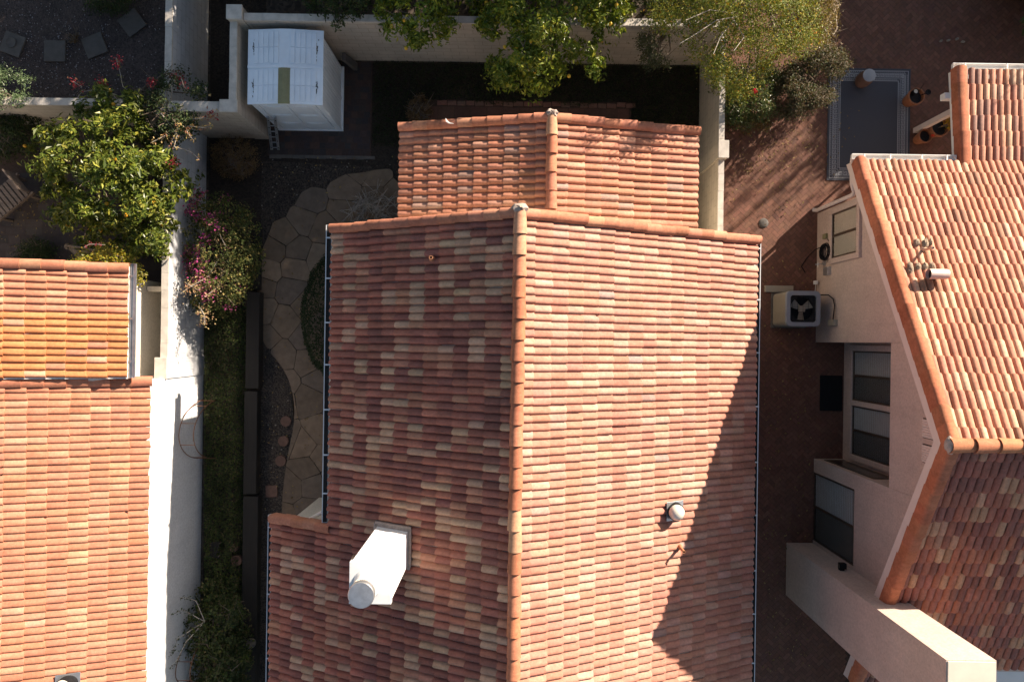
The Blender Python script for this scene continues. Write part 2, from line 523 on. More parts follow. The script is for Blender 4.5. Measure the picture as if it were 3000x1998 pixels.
def roof_deck(name, corners, th, mat, parent):
    """corners: 4 points of the top plane; slab below"""
    mb = MB()
    top = [Vector(c) for c in corners]
    mb.extr(top, (0, 0, -th))
    return mb.build(name, mat, parent)

def ridge_caps(name, p0, p1, pal, parent, seed, rad=0.118, exp=0.37, flip=False):
    """half-round caps; each piece overlaps the next one towards p1"""
    r = np.random.default_rng(seed)
    p0 = Vector(p0); p1 = Vector(p1)
    L = (p1-p0).length; n = max(1, round(L/exp)); e = L/n
    t = (p1-p0).normalized(); side = Vector((t.y, -t.x, 0)).normalized(); up = side.cross(t)
    if up.z < 0: up = -up
    mb = MB(); cols = pick(pal, n, r)
    for i in range(n):
        a = p0 + t*(e*i); b = a + t*(e + 0.05)
        j = r.normal(0, 0.006, 3); yaw = r.normal(0, 0.006)
        vs = []; K = 12
        for q, (p, rr, lift) in enumerate(((a - t*0.0, rad-0.012, -0.004), (b, rad+0.010, 0.020), (b, rad+0.010-0.016, 0.020-0.0))):
            for k in range(K+1):
                w = math.pi*(k/K)
                vs.append(p + side*(math.cos(w)*rr + j[0] + yaw*(q > 0)) + up*(math.sin(w)*rr*1.02 + lift + j[1]))
        fs = []
        for q in range(2):
            for k in range(K):
                fs.append((q*(K+1)+k, q*(K+1)+k+1, (q+1)*(K+1)+k+1, (q+1)*(K+1)+k))
        mb.add(vs, fs, tuple(cols[i]))
    return mb.build(name, M['tile'], parent, smooth=True, tint=True)

def rake_tiles(name, p0, p1, out, pal, parent, seed, exp=0.345, width=0.17, drop=0.17, lift=0.0):
    """L-shaped verge tiles from ridge end p0 down to eave p1; out = horizontal outward unit vector"""
    r = np.random.default_rng(seed)
    p0 = Vector(p0); p1 = Vector(p1); out = Vector((out[0], out[1], 0))
    L = (p1-p0).length; n = max(1, round(L/exp)); e = L/n
    t = (p1-p0).normalized()
    up = out.cross(t)
    if up.z < 0: up = -up
    prof = [(-width, -0.02), (-width+0.01, 0.03), (-width*0.72, 0.062), (-width*0.4, 0.075), (-width*0.12, 0.07), (0.012, 0.045), (0.022, 0.01), (0.024, -drop)]
    mb = MB(); cols = pick(pal, n, r)
    K = len(prof)
    for i in range(n):
        a = p0 + t*(e*i - 0.03); b = p0 + t*(e*(i+1) + r.normal(0, 0.006))
        jo = r.normal(0, 0.006); ju = r.normal(0, 0.005)
        vs = []
        for p, g in ((a, 0.0), (b, 0.028), (b, 0.004)):
            for (o, u) in prof:
                sc = 1 + (0.02 if g > 0.01 else 0)
                vs.append(p + out*(o*sc + jo + g*0.3) + up*(u + g + ju + lift))
        fs = []
        for q in range(2):
            for k in range(K-1):
                fs.append((q*K+k, q*K+k+1, (q+1)*K+k+1, (q+1)*K+k))
        mb.add(vs, fs, tuple(cols[i]))
    return mb.build(name, M['tile'], parent, smooth=True, tint=True)

def gutter(name, p0, p1, out, parent, mat, w=0.115, depth=0.10, hanger=0.95, seed=0, hname='hanger', shade_fill=True):
    """open U gutter from p0 to p1 (inner top edge)"""
    p0 = Vector(p0); p1 = Vector(p1); out = Vector((out[0], out[1], 0)); t = (p1-p0).normalized()
    prof = [(0.0, 0.0), (0.0, -depth), (w*0.8, -depth), (w, -depth*0.45), (w, 0.005), (w-0.016, 0.005), (w-0.016, -0.008), (w-0.006, -0.012), (w-0.006, -depth*0.45), (w*0.8-0.005, -depth+0.005), (0.005, -depth+0.005), (0.005, 0.0)]
    mb = MB(); K = len(prof)
    vs = [p + out*o + Vector((0, 0, z)) for p in (p0, p1) for o, z in prof]
    fs = [(k, (k+1) % K, K+(k+1) % K, K+k) for k in range(K)]
    mb.add(vs, fs)
    for p in (p0, p1):
        q = [p + out*o + Vector((0, 0, z)) for o, z in ((0, 0), (0, -depth), (w*0.8, -depth), (w, -depth*0.45), (w, 0.004))]
        mb.extr(q, t*0.004)
    g = mb.build(name, mat, parent)
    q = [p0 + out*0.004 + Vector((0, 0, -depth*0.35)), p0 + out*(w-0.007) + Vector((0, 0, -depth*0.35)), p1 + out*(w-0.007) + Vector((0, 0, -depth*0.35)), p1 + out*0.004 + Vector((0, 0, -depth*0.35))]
    if shade_fill: MB().extr(q, (0, 0, -depth*0.3)).build("shade_strip", M['shade_fill'], g)  # near-black strip standing in for the shade deep inside the trough
    rr = random.Random(seed)
    L = (p1-p0).length; d = 0.25
    k = 0
    while d < L and k < 40:
        a = p0 + t*d
        h = MB()
        q = [a + out*(-0.02) + Vector((0, 0, 0.006)), a + out*(w) + Vector((0, 0, 0.006)), a + out*(w) + Vector((0, 0, 0.011)), a + out*(-0.02) + Vector((0, 0, 0.011))]
        h.extr(q, t*0.03)
        h.build(hname, mat, g)
        d += hanger*rr.uniform(0.85, 1.12); k += 1
    return g

# palettes (albedo; shaded slopes have shade mixed in)
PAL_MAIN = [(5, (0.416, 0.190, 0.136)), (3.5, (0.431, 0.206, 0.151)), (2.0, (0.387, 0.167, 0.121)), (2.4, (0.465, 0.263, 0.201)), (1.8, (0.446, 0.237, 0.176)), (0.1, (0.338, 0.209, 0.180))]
PAL_MAIN_SHADE = [(4, (0.366, 0.146, 0.105)), (3, (0.319, 0.127, 0.096)), (3, (0.247, 0.103, 0.084)), (2.8, (0.474, 0.304, 0.209)), (1.8, (0.417, 0.206, 0.138))]  # west slope of the same roof, its shade mixed into the tile colours
PAL_LOW = [(5, (0.450, 0.200, 0.128)), (2, (0.420, 0.188, 0.120)), (1.2, (0.480, 0.250, 0.172)), (1, (0.375, 0.180, 0.122)), (0.35, (0.345, 0.214, 0.174))]
PAL_LEFT = [(6, (0.436, 0.182, 0.110)), (3, (0.451, 0.196, 0.123)), (1.5, (0.475, 0.245, 0.157)), (0.6, (0.412, 0.169, 0.106))]
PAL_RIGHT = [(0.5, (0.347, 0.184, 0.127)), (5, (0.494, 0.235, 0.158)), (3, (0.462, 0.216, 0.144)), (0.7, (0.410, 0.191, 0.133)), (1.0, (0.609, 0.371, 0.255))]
PAL_RIGHT_SHADE = [(4, (0.330, 0.130, 0.096)), (2.8, (0.240, 0.102, 0.084)), (2.2, (0.460, 0.256, 0.168)), (1.5, (0.370, 0.142, 0.092))]  # south slope of the right roof, tiles darkened for the shade it lies in
PAL_CAP = [(4, (0.432, 0.164, 0.091)), (3, (0.469, 0.190, 0.114)), (1.2, (0.489, 0.259, 0.161)), (0.8, (0.395, 0.144, 0.082))]
PAL_RAKE = [(4, (0.441, 0.180, 0.107)), (3, (0.480, 0.204, 0.128)), (1, (0.489, 0.237, 0.144))]
PAL_RAKE_R = [(4, (0.436, 0.161, 0.085)), (3, (0.417, 0.145, 0.076))]

# ------------------------------------------------------------------ ground
def sheet(name, poly, z, mat, kind='structure'):
    mb = MB(); n = len(poly)
    ar = sum(poly[i][0]*poly[(i+1) % n][1]-poly[(i+1) % n][0]*poly[i][1] for i in range(n))
    if ar < 0: poly = poly[::-1]
    mb.add([(x, y, z) for x, y in poly], [tuple(range(n))])
    o = mb.build(name, mat)
    o['kind'] = kind
    return o

sheet("ground", [(-400, -400), (400, -400), (400, 400), (-400, 400)], -0.03, M['earth'])
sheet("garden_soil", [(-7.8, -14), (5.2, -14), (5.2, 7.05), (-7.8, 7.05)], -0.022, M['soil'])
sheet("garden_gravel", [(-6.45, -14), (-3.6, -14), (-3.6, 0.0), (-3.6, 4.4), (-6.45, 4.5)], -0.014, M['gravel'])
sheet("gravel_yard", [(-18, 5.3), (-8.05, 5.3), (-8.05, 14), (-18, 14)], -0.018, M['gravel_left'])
sheet("alley_ground", [(-7.8, 5.3), (-6.4, 5.3), (-6.4, 14), (-7.8, 14)], -0.014, M['soil'])

def brick_field(name, inside, x0, x1, y0, y1, w, ang, pal, z, seed, gap=0.006):
    """herringbone brick paving, real bricks"""
    r = np.random.default_rng(seed)
    ca, sa = math.cos(ang), math.sin(ang)
    cx, cy = (x0+x1)/2, (y0+y1)/2
    R = math.hypot(x1-x0, y1-y0)/2/w + 3
    V = []; F = []; Cc = []
    n = int(R)
    for k in range(-2*n, 2*n):
        for m in range(-n, n):
            bx, by = k+2*m, k-2*m
            if abs(bx) > R or abs(by) > R: continue
            for (ax, ay, lx, ly) in ((0, 0, 2, 1), (0, 1, 1, 2)):
                mx, my = (bx+ax+lx/2)*w, (by+ay+ly/2)*w
                X = cx + mx*ca - my*sa; Y = cy + mx*sa + my*ca
                if not inside(X, Y): continue
                hx, hy = lx*w/2-gap/2, ly*w/2-gap/2
                zz = z + r.normal(0, 0.0012)
                o = len(V)
                for (sx, sy) in ((-1, -1), (1, -1), (1, 1), (-1, 1)):
                    px, py = mx+sx*hx, my+sy*hy
                    V.append((cx + px*ca - py*sa, cy + px*sa + py*ca, zz + r.normal(0, 0.0006)))
                F.append((o, o+1, o+2, o+3)); 
    Cc = pick(pal, len(F), r)
    ob = mesh_np(name, V, F, Cc, M['tint'])
    ob['kind'] = 'structure'
    return ob

def paver_field(name, x0, x1, y0, y1, sizes, pal, z, seed, gap=0.008, inside=None):
    r = np.random.default_rng(seed)
    V = []; F = []
    y = y0
    while y < y1:
        h = sizes[0]
        x = x0 - r.uniform(0, sizes[0])
        while x < x1:
            w = sizes[r.integers(len(sizes))]
            xa, xb, ya, yb = max(x, x0)+gap/2, min(x+w, x1)-gap/2, y+gap/2, min(y+h, y1)-gap/2
            if xb-xa > 0.02 and yb-ya > 0.02 and (inside is None or inside((xa+xb)/2, (ya+yb)/2)):
                zz = z + r.normal(0, 0.0015); o = len(V)
                V += [(xa, ya, zz), (xb, ya, zz), (xb, yb, zz), (xa, yb, zz)]; F.append((o, o+1, o+2, o+3))
            x += w
        y += h
    ob = mesh_np(name, V, F, pick(pal, len(F), r), M['tint'])
    ob['kind'] = 'structure'
    return ob

# herringbone patio on the right
PAL_BRICK = [(4, (0.165, 0.078, 0.054)), (3, (0.155, 0.073, 0.051)), (2, (0.175, 0.084, 0.057)), (1, (0.145, 0.072, 0.053))]
sheet("patio_bed", [(4.8, -14), (13.5, -14), (13.5, 12), (4.8, 12)], -0.010, M['joint'])
brick_field("brick_patio", lambda x, y: 4.83 < x < 13.4 and -9.5 < y < 9.3 and not (x > 8.6 and y < 3.2), 4.8, 13.4, -9.5, 9.3, 0.102, math.radians(45), PAL_BRICK, 0.0, 3)
# shed slab of pavers
PAL_PAV = [(3, (0.054, 0.042, 0.042)), (3, (0.063, 0.042, 0.038)), (2, (0.045, 0.040, 0.042)), (1, (0.079, 0.049, 0.041))]
sheet("paver_bed", [(-6.30, 4.62), (-3.66, 4.62), (-3.66, 7.05), (-6.30, 7.05)], -0.006, M['joint'])
paver_field("shed_pavers", -6.28, -3.68, 4.66, 7.04, [0.16, 0.16, 0.24], PAL_PAV, 0.004, 5)
mb = MB(); rr = random.Random(4); x = -6.25
while x < -3.6:
    w = rr.uniform(0.12, 0.3); mb.box(x, 4.57+rr.uniform(-0.01, 0.01), -0.03, x+w-0.006, 4.655, 0.01+rr.uniform(0, 0.01)); x += w
structure(mb.build("paver_edging", M['concrete'], bevel=0.006))
# terracotta slabs behind the rear room
PAL_SLAB = [(3, (0.122, 0.062, 0.045)), (2, (0.108, 0.056, 0.043)), (1, (0.137, 0.073, 0.052))]
sheet("slab_bed", [(-2.75, 4.2), (2.95, 4.2), (2.95, 6.12), (-2.75, 6.12)], -0.004, M['joint'])
paver_field("terracotta_slabs", -2.7, 2.9, 4.3, 5.95, [0.415], PAL_SLAB, 0.008, 6, 0.012)
mb = MB(); x = -2.0
while x < 2.9:
    w = rr.uniform(0.22, 0.27); mb.rbox(x+w/2, 6.03+rr.uniform(-0.02, 0.02), -0.02, 0.035, w-0.02, 0.11, rr.uniform(-0.08, 0.08), (0.20*rr.uniform(0.8, 1.15), 0.10, 0.075)); x += w
structure(mb.build("slab_edging", M['tint'], bevel=0.008, tint=True))
# left neighbour's paver patio
PAL_NPAV = [(3, (0.061, 0.046, 0.043)), (2, (0.072, 0.055, 0.049)), (1, (0.054, 0.043, 0.043))]
sheet("neighbour_patio_bed", [(-16, 1.2), (-8.05, 1.2), (-8.05, 4.6), (-16, 4.6)], -0.006, M['joint'])
paver_field("neighbour_patio", -16, -8.6, 1.25, 4.1, [0.21, 0.31, 0.21, 0.42], PAL_NPAV, 0.004, 8, 0.01)
sheet("side_passage", [(-9.0, -1.2), (-8.0, -1.2), (-8.0, 1.2), (-9.0, 1.2)], -0.004, M['concrete'])

# flagstone path: irregular stones by clipped Voronoi cells
path_px = [(752, 770), (800, 660), (810, 610), (858, 588), (880, 565), (958, 528), (1000, 512), (1060, 508), (1110, 496), (1170, 496), (1175, 720), (1010, 760), (985, 1000), (975, 1200), (970, 1565), (828, 1565), (826, 1460), (845, 1320), (866, 1230), (858, 1140), (830, 1075), (780, 1020), (755, 960)]
path = [P(x, y)[:2] for x, y in path_px]
for _ in range(2):       # smooth the outline
    path = [q for i in range(len(path)) for q in ((path[i][0]*0.75+path[(i+1) % len(path)][0]*0.25, path[i][1]*0.75+path[(i+1) % len(path)][1]*0.25), (path[i][0]*0.25+path[(i+1) % len(path)][0]*0.75, path[i][1]*0.25+path[(i+1) % len(path)][1]*0.75))]
def nearest(x, y, poly):
    best = None; bd = 1e9
    for i in range(len(poly)):
        ax, ay = poly[i]; bx, by = poly[(i+1) % len(poly)]
        vx, vy = bx-ax, by-ay; t = max(0, min(1, ((x-ax)*vx+(y-ay)*vy)/(vx*vx+vy*vy+1e-12)))
        d = (x-ax-vx*t)**2+(y-ay-vy*t)**2
        if d < bd: bd = d; best = (ax+vx*t, ay+vy*t)
    return best

def inpoly(x, y, poly):
    c = False; n = len(poly); j = n-1
    for i in range(n):
        xi, yi = poly[i]; xj, yj = poly[j]
        if (yi > y) != (yj > y) and x < (xj-xi)*(y-yi)/(yj-yi)+xi: c = not c
        j = i
    return c

def clip_half(poly, a, b, off):
    """keep the part of poly nearer to a than b, pulled back by off"""
    mx, my = (a[0]+b[0])/2, (a[1]+b[1])/2
    dx, dy = b[0]-a[0], b[1]-a[1]; L = math.hypot(dx, dy); dx /= L; dy /= L
    f = lambda p: (p[0]-mx)*dx + (p[1]-my)*dy + off
    out = []
    for i in range(len(poly)):
        p, q = poly[i], poly[(i+1) % len(poly)]
        fp, fq = f(p), f(q)
        if fp <= 0: out.append(p)
        if fp*fq < 0:
            t = fp/(fp-fq); out.append((p[0]+(q[0]-p[0])*t, p[1]+(q[1]-p[1])*t))
    return out

rs = random.Random(21)
pts = []
tries = 0
while len(pts) < 150 and tries < 8000:
    tries += 1
    x = rs.uniform(-7.0, -2.4); y = rs.uniform(-5.2, 4.8)
    ok = inpoly(x, y, path)
    sp = rs.choice((0.40, 0.52, 0.66, 0.78)) if ok else 0.42
    if all(math.hypot(x-a, y-b) > sp for a, b, _ in pts): pts.append((x, y, ok))
mb = MB()
for i, (x, y, ok) in enumerate(pts):
    cell = [(x-0.75, y-0.75), (x+0.75, y-0.75), (x+0.75, y+0.75), (x-0.75, y+0.75)]
    for k, (a, b, _) in enumerate(pts):
        if k != i and math.hypot(a-x, b-y) < 2.0 and len(cell) > 2:
            cell = clip_half(cell, (x, y), (a, b), rs.uniform(0.003, 0.010))
    if len(cell) < 3: continue
    # roughen the outline
    fine = []
    for k in range(len(cell)):
        p, q = cell[k], cell[(k+1) % len(cell)]
        L = math.hypot(q[0]-p[0], q[1]-p[1]); ns = max(1, int(L/0.07))
        for s_ in range(ns):
            t = s_/ns
            fx, fy = p[0]+(q[0]-p[0])*t, p[1]+(q[1]-p[1])*t
            d = 0.009*noise.noise(Vector((fx*5, fy*5, 3.1)))
            nx, ny = fx-x, fy-y; ln = math.hypot(nx, ny)+1e-6
            pull = 0.004 if s_ == 0 else 0.0
            fine.append((fx + nx/ln*(d-pull), fy + ny/ln*(d-pull)))
    inn = [inpoly(a, b, path) for a, b in fine]
    if sum(inn) < 0.3*len(fine): continue
    fine = [p if q else nearest(p[0], p[1], path) for p, q in zip(fine, inn)]
    g = rs.uniform(0.8, 1.15)
    base = rs.choice([(0.185, 0.136, 0.098), (0.200, 0.143, 0.099), (0.172, 0.131, 0.101), (0.212, 0.154, 0.107)])
    mb.prism(fine, -0.03, 0.022+rs.uniform(-0.004, 0.006), tuple(c*g for c in base))
structure(mb.build("flagstone_path", M['flag'], tint=True))

# ------------------------------------------------------------------ house in the middle
def gable_x(h0, s, xr): return lambda x: h0 - s*abs(x-xr)
XR, HR, SM = 0.106, D-12.0, 0.54           # ridge x, crest height, slope
hm = lambda x: HR - SM*abs(x-XR)
YN, YS = 2.33, -9.2
mainh = thing("house", "terracotta tiled house in the middle with a white square chimney and a long ridge", "house", (0.7, -3.0, 0))
# walls
mb = MB()
def gable_wall(mb, x0, x1, xr, hf, y0, y1, under=0.16):
    poly = [(x0, y0, 0), (x1, y0, 0), (x1, y0, hf(x1)-under), (xr, y0, hf(xr)-under), (x0, y0, hf(x0)-under)]
    mb.extr(poly, (0, y1-y0, 0))
gable_wall(mb, -3.35, 4.86, XR, hm, YN-0.12, YS+0.1)
mb.build("wall", M['stucco_cream'], mainh)
mb = MB()
mb.extr([(-4.85, -4.05, 0), (-3.352, -4.05, 0), (-3.352, -4.05, hm(-3.352)-0.17), (-4.85, -4.05, hm(-4.85)-0.17)], (0, YS+4.2, 0))
mb.build("wing_wall", M['stucco_cream'], mainh)
# roof
XE, XW, XW2 = 5.335, -3.76, -5.20
YW2 = -3.86
rf = tile_slope("roof", (XR, YN, HR), (0, -1), (1, 0), SM, YN-YS, XE-XR, PAL_MAIN, mainh, 11, amp=0.74)
rw = tile_slope("roof", (XR, YN, HR), (0, -1), (-1, 0), SM, YN-YS, XR-XW, PAL_MAIN_SHADE, mainh, 12, amp=1.2)
rw2 = tile_slope("roof", (XW+0.015, YW2, hm(XW+0.015)), (0, -1), (-1, 0), SM, YW2-YS, XW+0.015-XW2, PAL_MAIN_SHADE, mainh, 13, amp=1.2)
def deckpts(xa, xb, ya, yb, hf, o=0.10): return [(xa, ya, hf(xa)-o), (xb, ya, hf(xb)-o), (xb, yb, hf(xb)-o), (xa, yb, hf(xa)-o)]
roof_deck("roof_deck", deckpts(XR, XE-0.03, YN-0.03, YS, hm), 0.10, M['white'], mainh)
roof_deck("roof_deck", deckpts(XW+0.03, XR, YN-0.03, YS, hm), 0.10, M['white'], mainh)
roof_deck("roof_deck", deckpts(XW2+0.03, XW+0.03, YW2-0.03, YS, hm), 0.10, M['white'], mainh)
ridge_caps("ridge_cap", (XR, YN-0.03, HR-0.015), (XR, YS, HR-0.015), PAL_CAP, rf, 5)
rake_tiles("verge_tiles", (XR+0.02, YN, HR-0.03), (XE, YN, hm(XE)-0.03), (0, 1), PAL_RAKE, rf, 6)
rake_tiles("verge_tiles", (XR-0.02, YN, HR-0.03), (XW, YN, hm(XW)-0.03), (0, 1), PAL_RAKE, rw, 7)
rake_tiles("verge_tiles", (XW+0.05, YW2, hm(XW+0.05)-0.02), (XW2, YW2, hm(XW2)-0.02), (0, 1), PAL_RAKE, rw2, 8)

def mortar_lump(c, r, parent, seed, sx=1, sy=1, sz=0.6):
    rr = random.Random(seed); mb = MB(); n = 14; m = 7
    prof = []
    vs = []; fs = []
    for i in range(m):
        ph = math.pi/2*(1-i/(m-1))
        for k in range(n):
            w = 2*math.pi*k/n
            q = 1+0.35*noise.noise(Vector((math.cos(w)*2.3+seed, math.sin(w)*2.3, ph*2.0)))
            vs.append((c[0]+r*sx*q*math.cos(w)*math.cos(ph), c[1]+r*sy*q*math.sin(w)*math.cos(ph), c[2]+r*sz*q*math.sin(ph)))
    for i in range(m-1):
        for k in range(n): fs.append((i*n+k, i*n+(k+1) % n, (i+1)*n+(k+1) % n, (i+1)*n+k)[::-1])
    mb.add(vs, fs)
    return mb.build("mortar", M['mortar'], parent, smooth=True)
mortar_lump((XR, YN+0.0, HR-0.02), 0.145, rf, 3, 1.0, 0.7, 0.85)

# rear room with the lower, flatter roof
XL, HL, SL = 0.74, D-13.72, 0.25
hl = lambda x: HL - SL*abs(x-XL)
LE, LW, LN = 3.92, -2.46, 4.58
mb = MB(); gable_wall(mb, -2.05, 3.55, XL, hl, LN-0.15, YN-0.12)
mb.build("rear_wall", M['stucco_cream'], mainh)
lf = tile_slope("rear_roof", (XL, LN, HL), (0, -1), (1, 0), SL, LN-YN+0.04, LE-XL, PAL_LOW, mainh, 15, exp=0.335, amp=0.80)
lw = tile_slope("rear_roof", (XL, LN, HL), (0, -1), (-1, 0), SL, LN-YN+0.04, XL-LW, PAL_LOW, mainh, 16, exp=0.335)
roof_deck("roof_deck", deckpts(XL, LE-0.03, LN-0.03, YN, hl), 0.10, M['white'], mainh)
roof_deck("roof_deck", deckpts(LW+0.03, XL, LN-0.03, YN, hl), 0.10, M['white'], mainh)
ridge_caps("ridge_cap", (XL, LN-0.02, HL-0.015), (XL, YN+0.0, HL-0.015), PAL_CAP, lf, 9, rad=0.112, exp=0.36)
rake_tiles("verge_tiles", (XL+0.02, LN, HL-0.03), (LE, LN, hl(LE)-0.03), (0, 1), PAL_RAKE, lf, 10, exp=0.345)
rake_tiles("verge_tiles", (XL-0.02, LN, HL-0.03), (LW, LN, hl(LW)-0.03), (0, 1), PAL_RAKE, lw, 11, exp=0.345)
mortar_lump((XL, LN+0.0, HL-0.02), 0.135, lf, 5, 1.0, 0.7, 0.85)
# torn white flashing on the rear verge
x0, y0, z0 = P(1306, 355, hl(-1.3)+0.03)
mb = MB(); mb.tube([(x0, y0+0.04, z0+0.03), (x0+0.02, y0-0.02, z0+0.04), (x0+0.08, y0-0.06, z0+0.05), (x0+0.17, y0-0.07, z0+0.05)], [0.006, 0.022, 0.018, 0.005], 6)
mb.build("flashing", M['white'], mainh)

# chimney
cx0, cx1, cy0, cy1, ch = -2.61, -1.92, -4.34, -3.65, 6.22
chm = MB().box(cx0+0.02, cy0+0.02, 2.6, cx1-0.02, cy1-0.02, ch-0.10).build("chimney", M['stucco_white'], mainh)
MB().box(cx0, cy0, ch-0.12, cx1, cy1, ch).build("chimney_cap", M['whitemetal'], chm, bevel=0.006)
fx, fy = -2.30, -4.0
mb = MB(); mb.lathe(fx, fy, [(0.245, ch+0.002), (0.24, ch+0.02), (0.212, ch+0.06), (0.205, ch+0.075), (0.205, ch+0.34)], 40)
mb.build("flue", M['whitemetal'], chm, smooth=True)
mb = MB()
for k in range(44):
    w = 2*math.pi*k/44
    mb.tube([(fx+0.199*math.cos(w), fy+0.199*math.sin(w), ch+0.33), (fx+0.199*math.cos(w), fy+0.199*math.sin(w), ch+0.44)], 0.006, 4)
mb.lathe(fx, fy, [(0.17, ch+0.3), (0.17, ch+0.44)], 24)
mb.build("spark_screen", M['cream_metal'], chm)
mb = MB(); mb.lathe(fx, fy, [(0.207, ch+0.42), (0.209, ch+0.52), (0.20, ch+0.532), (0.10, ch+0.540), (0.0, ch+0.542)], 40)
mb.build("flue_cap", M['galv'], chm, smooth=True)
mb = MB()
for (a, b, c_, d) in ((cx0-0.03, cy1-0.02, cx1+0.04, cy1+0.07), (cx1-0.02, cy0, cx1+0.05, cy1+0.03), (cx0-0.06, cy0, cx0+0.02, cy1+0.03), (cx0-0.03, cy0-0.05, cx1+0.03, cy0+0.02)):
    zz = lambda x: hm(x)+0.01
    mb.extr([(a, b, zz(a)-0.1), (c_, b, zz(c_)-0.1), (c_, b, zz(c_)+0.06), (a, b, zz(a)+0.06)], (0, d-b, 0))
mb.build("flashing", M['mortar'], chm)
# plumbing vents
def vent(px, py, h, r, L, mat, parent, name="vent_pipe"):
    x, y, _ = P(px, py, h)
    mb = MB(); n = 16
    mb.lathe(x, y, [(r*1.8, h-0.12), (r*1.7, h+0.0), (r*1.02, h+0.05), (r, h+0.06), (r, h+L), (r*0.72, h+L), (r*0.72, h+L-0.15)], n, caps=False)
    o = mb.build(name, mat, parent, smooth=True)
    d = MB(); d.lathe(x, y, [(0.0, h+L-0.1), (r*0.75, h+L-0.1)], n, caps=False); d.build("pipe_mouth", M['dark'], o)
    return o
vent(1266, 758, hm(-1.55), 0.036, 0.20, M['copper'], mainh)
vent(1993, 1603, hm(3.42), 0.030, 0.30, M['copper'], mainh)
# tubular skylight
def dome_vent(px, py, hf, parent, pl=0.38, r=0.145, tall=0.17, name='skylight', sl=(0, 0), plate='galv'):
    x, y, _ = P(px, py, 3.5)
    h = hf(x)
    x, y, _ = P(px, py, h); h = hf(x)
    s_ = (hf(x+0.1)-hf(x-0.1))/0.2
    mb = MB(); mb.extr([(x-pl/2, y-pl/2, h-s_*pl/2+0.02), (x+pl/2, y-pl/2, h+s_*pl/2+0.02), (x+pl/2, y+pl/2, h+s_*pl/2+0.02), (x-pl/2, y+pl/2, h-s_*pl/2+0.02)], (0, 0, 0.012))
    o = mb.build(name, M[plate], parent, bevel=0.003)
    mb = MB(); mb.lathe(x, y, [(r+0.03, h-0.05), (r+0.02, h+tall-0.03), (r+0.025, h+tall)], 32); mb.build("curb", M['black'], o, smooth=True)
    mb = MB(); mb.lathe(x, y, [(r+0.012, h+tall), (r+0.010, h+tall+0.03), (r*0.86, h+tall+0.08), (r*0.6, h+tall+0.115), (r*0.3, h+tall+0.132), (0.0, h+tall+0.136)], 32); mb.build("dome", M['frosted'], o, smooth=True)
    return o
dome_vent(1976, 1494, hm, mainh)
# gutters
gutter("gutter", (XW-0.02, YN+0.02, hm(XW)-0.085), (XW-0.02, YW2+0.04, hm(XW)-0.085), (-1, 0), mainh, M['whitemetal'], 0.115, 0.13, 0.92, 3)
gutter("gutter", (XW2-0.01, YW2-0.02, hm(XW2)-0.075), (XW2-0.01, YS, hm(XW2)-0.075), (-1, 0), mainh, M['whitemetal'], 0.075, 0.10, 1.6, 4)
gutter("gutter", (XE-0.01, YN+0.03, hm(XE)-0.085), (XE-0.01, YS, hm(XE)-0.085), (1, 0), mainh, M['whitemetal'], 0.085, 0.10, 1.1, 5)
# brace-like white downspout at the wing
a = P(945, 1500, 2.9); b = P(905, 1522, 2.0)
MB().tube([a, b, (b[0], b[1]-0.3, 1.8)], 0.045, 8).build("downspout", M['white'], mainh)

# ------------------------------------------------------------------ house on the left
lefth = thing("house", "orange tiled house cut by the left edge with a bright white stucco side wall", "house", (-10.5, -3.0, 0))
SLF = 0.40
XLW = -7.85
hlow = lambda x: 2.50 + SLF*(XLW-x)
YLN = -0.92
XRL = -14.5
mb = MB()
mb.extr([(XRL, YLN-0.05, 0), (XLW, YLN-0.05, 0), (XLW, YLN-0.05, hlow(XLW)-0.115), (XRL, YLN-0.05, hlow(XRL)-0.115)], (0, -10, 0))
mb.build("wall", M['stucco_white'], lefth)
lr = tile_slope("roof", (XRL, YLN, hlow(XRL)+0.05), (0, -1), (1, 0), SLF, 10.0, XLW-0.0-XRL, PAL_LEFT, lefth, 21, exp=0.345, amp=0.54)
rake_tiles("verge_tiles", (XRL, YLN, hlow(XRL)), (XLW+0.02, YLN, hlow(XLW)), (0, 1), PAL_RAKE, lr, 22, exp=0.40, width=0.19, drop=0.10)
hup = lambda x: 2.92 + 0.34*(-8.15-x)
YUN, XUE = 1.50, -8.15
mb = MB()
mb.extr([(XRL, 1.30, 0), (-8.62, 1.30, 0), (-8.62, 1.30, hup(-8.62)-0.16), (XRL, 1.30, hup(XRL)-0.16)], (0, YLN-0.05-1.30, 0))
mb.build("rear_wall", M['stucco_cream'], lefth)
def upcol(cm, r):
    nc, nb, _ = cm.shape
    for j in range(nb):
        if j >= 7:
            m = r.random(nc) < 0.85
            cm[m, j] = np.array((0.47, 0.185, 0.075))*r.normal(1, 0.07, (m.sum(), 1))
    return cm
ur = tile_slope("roof", (XRL, YUN, hup(XRL)+0.02), (0, -1), (1, 0), 0.34, YUN-YLN-0.02, XUE-XRL, PAL_LEFT, lefth, 23, exp=0.345, colfun=upcol, amp=0.70)
rake_tiles("verge_tiles", (XRL, YUN, hup(XRL)-0.01), (XUE+0.01, YUN, hup(XUE)-0.01), (0, 1), PAL_RAKE, ur, 24, exp=0.40, width=0.18)
roof_deck("roof_deck", deckpts(XRL, XUE-0.03, YUN-0.03, YLN, hup, 0.06), 0.10, M['white'], lefth)
gutter("gutter", (XUE-0.005, YUN+0.03, hup(XUE)-0.075), (XUE-0.005, YLN+0.02, hup(XUE)-0.075), (1, 0), lefth, M['galv'], 0.12, 0.07, 0.85, 6, shade_fill=False)
dome_vent(214, 1990, lambda x: hlow(x)+0.03, lefth, 0.42, 0.15, 0.20, 'skylight')
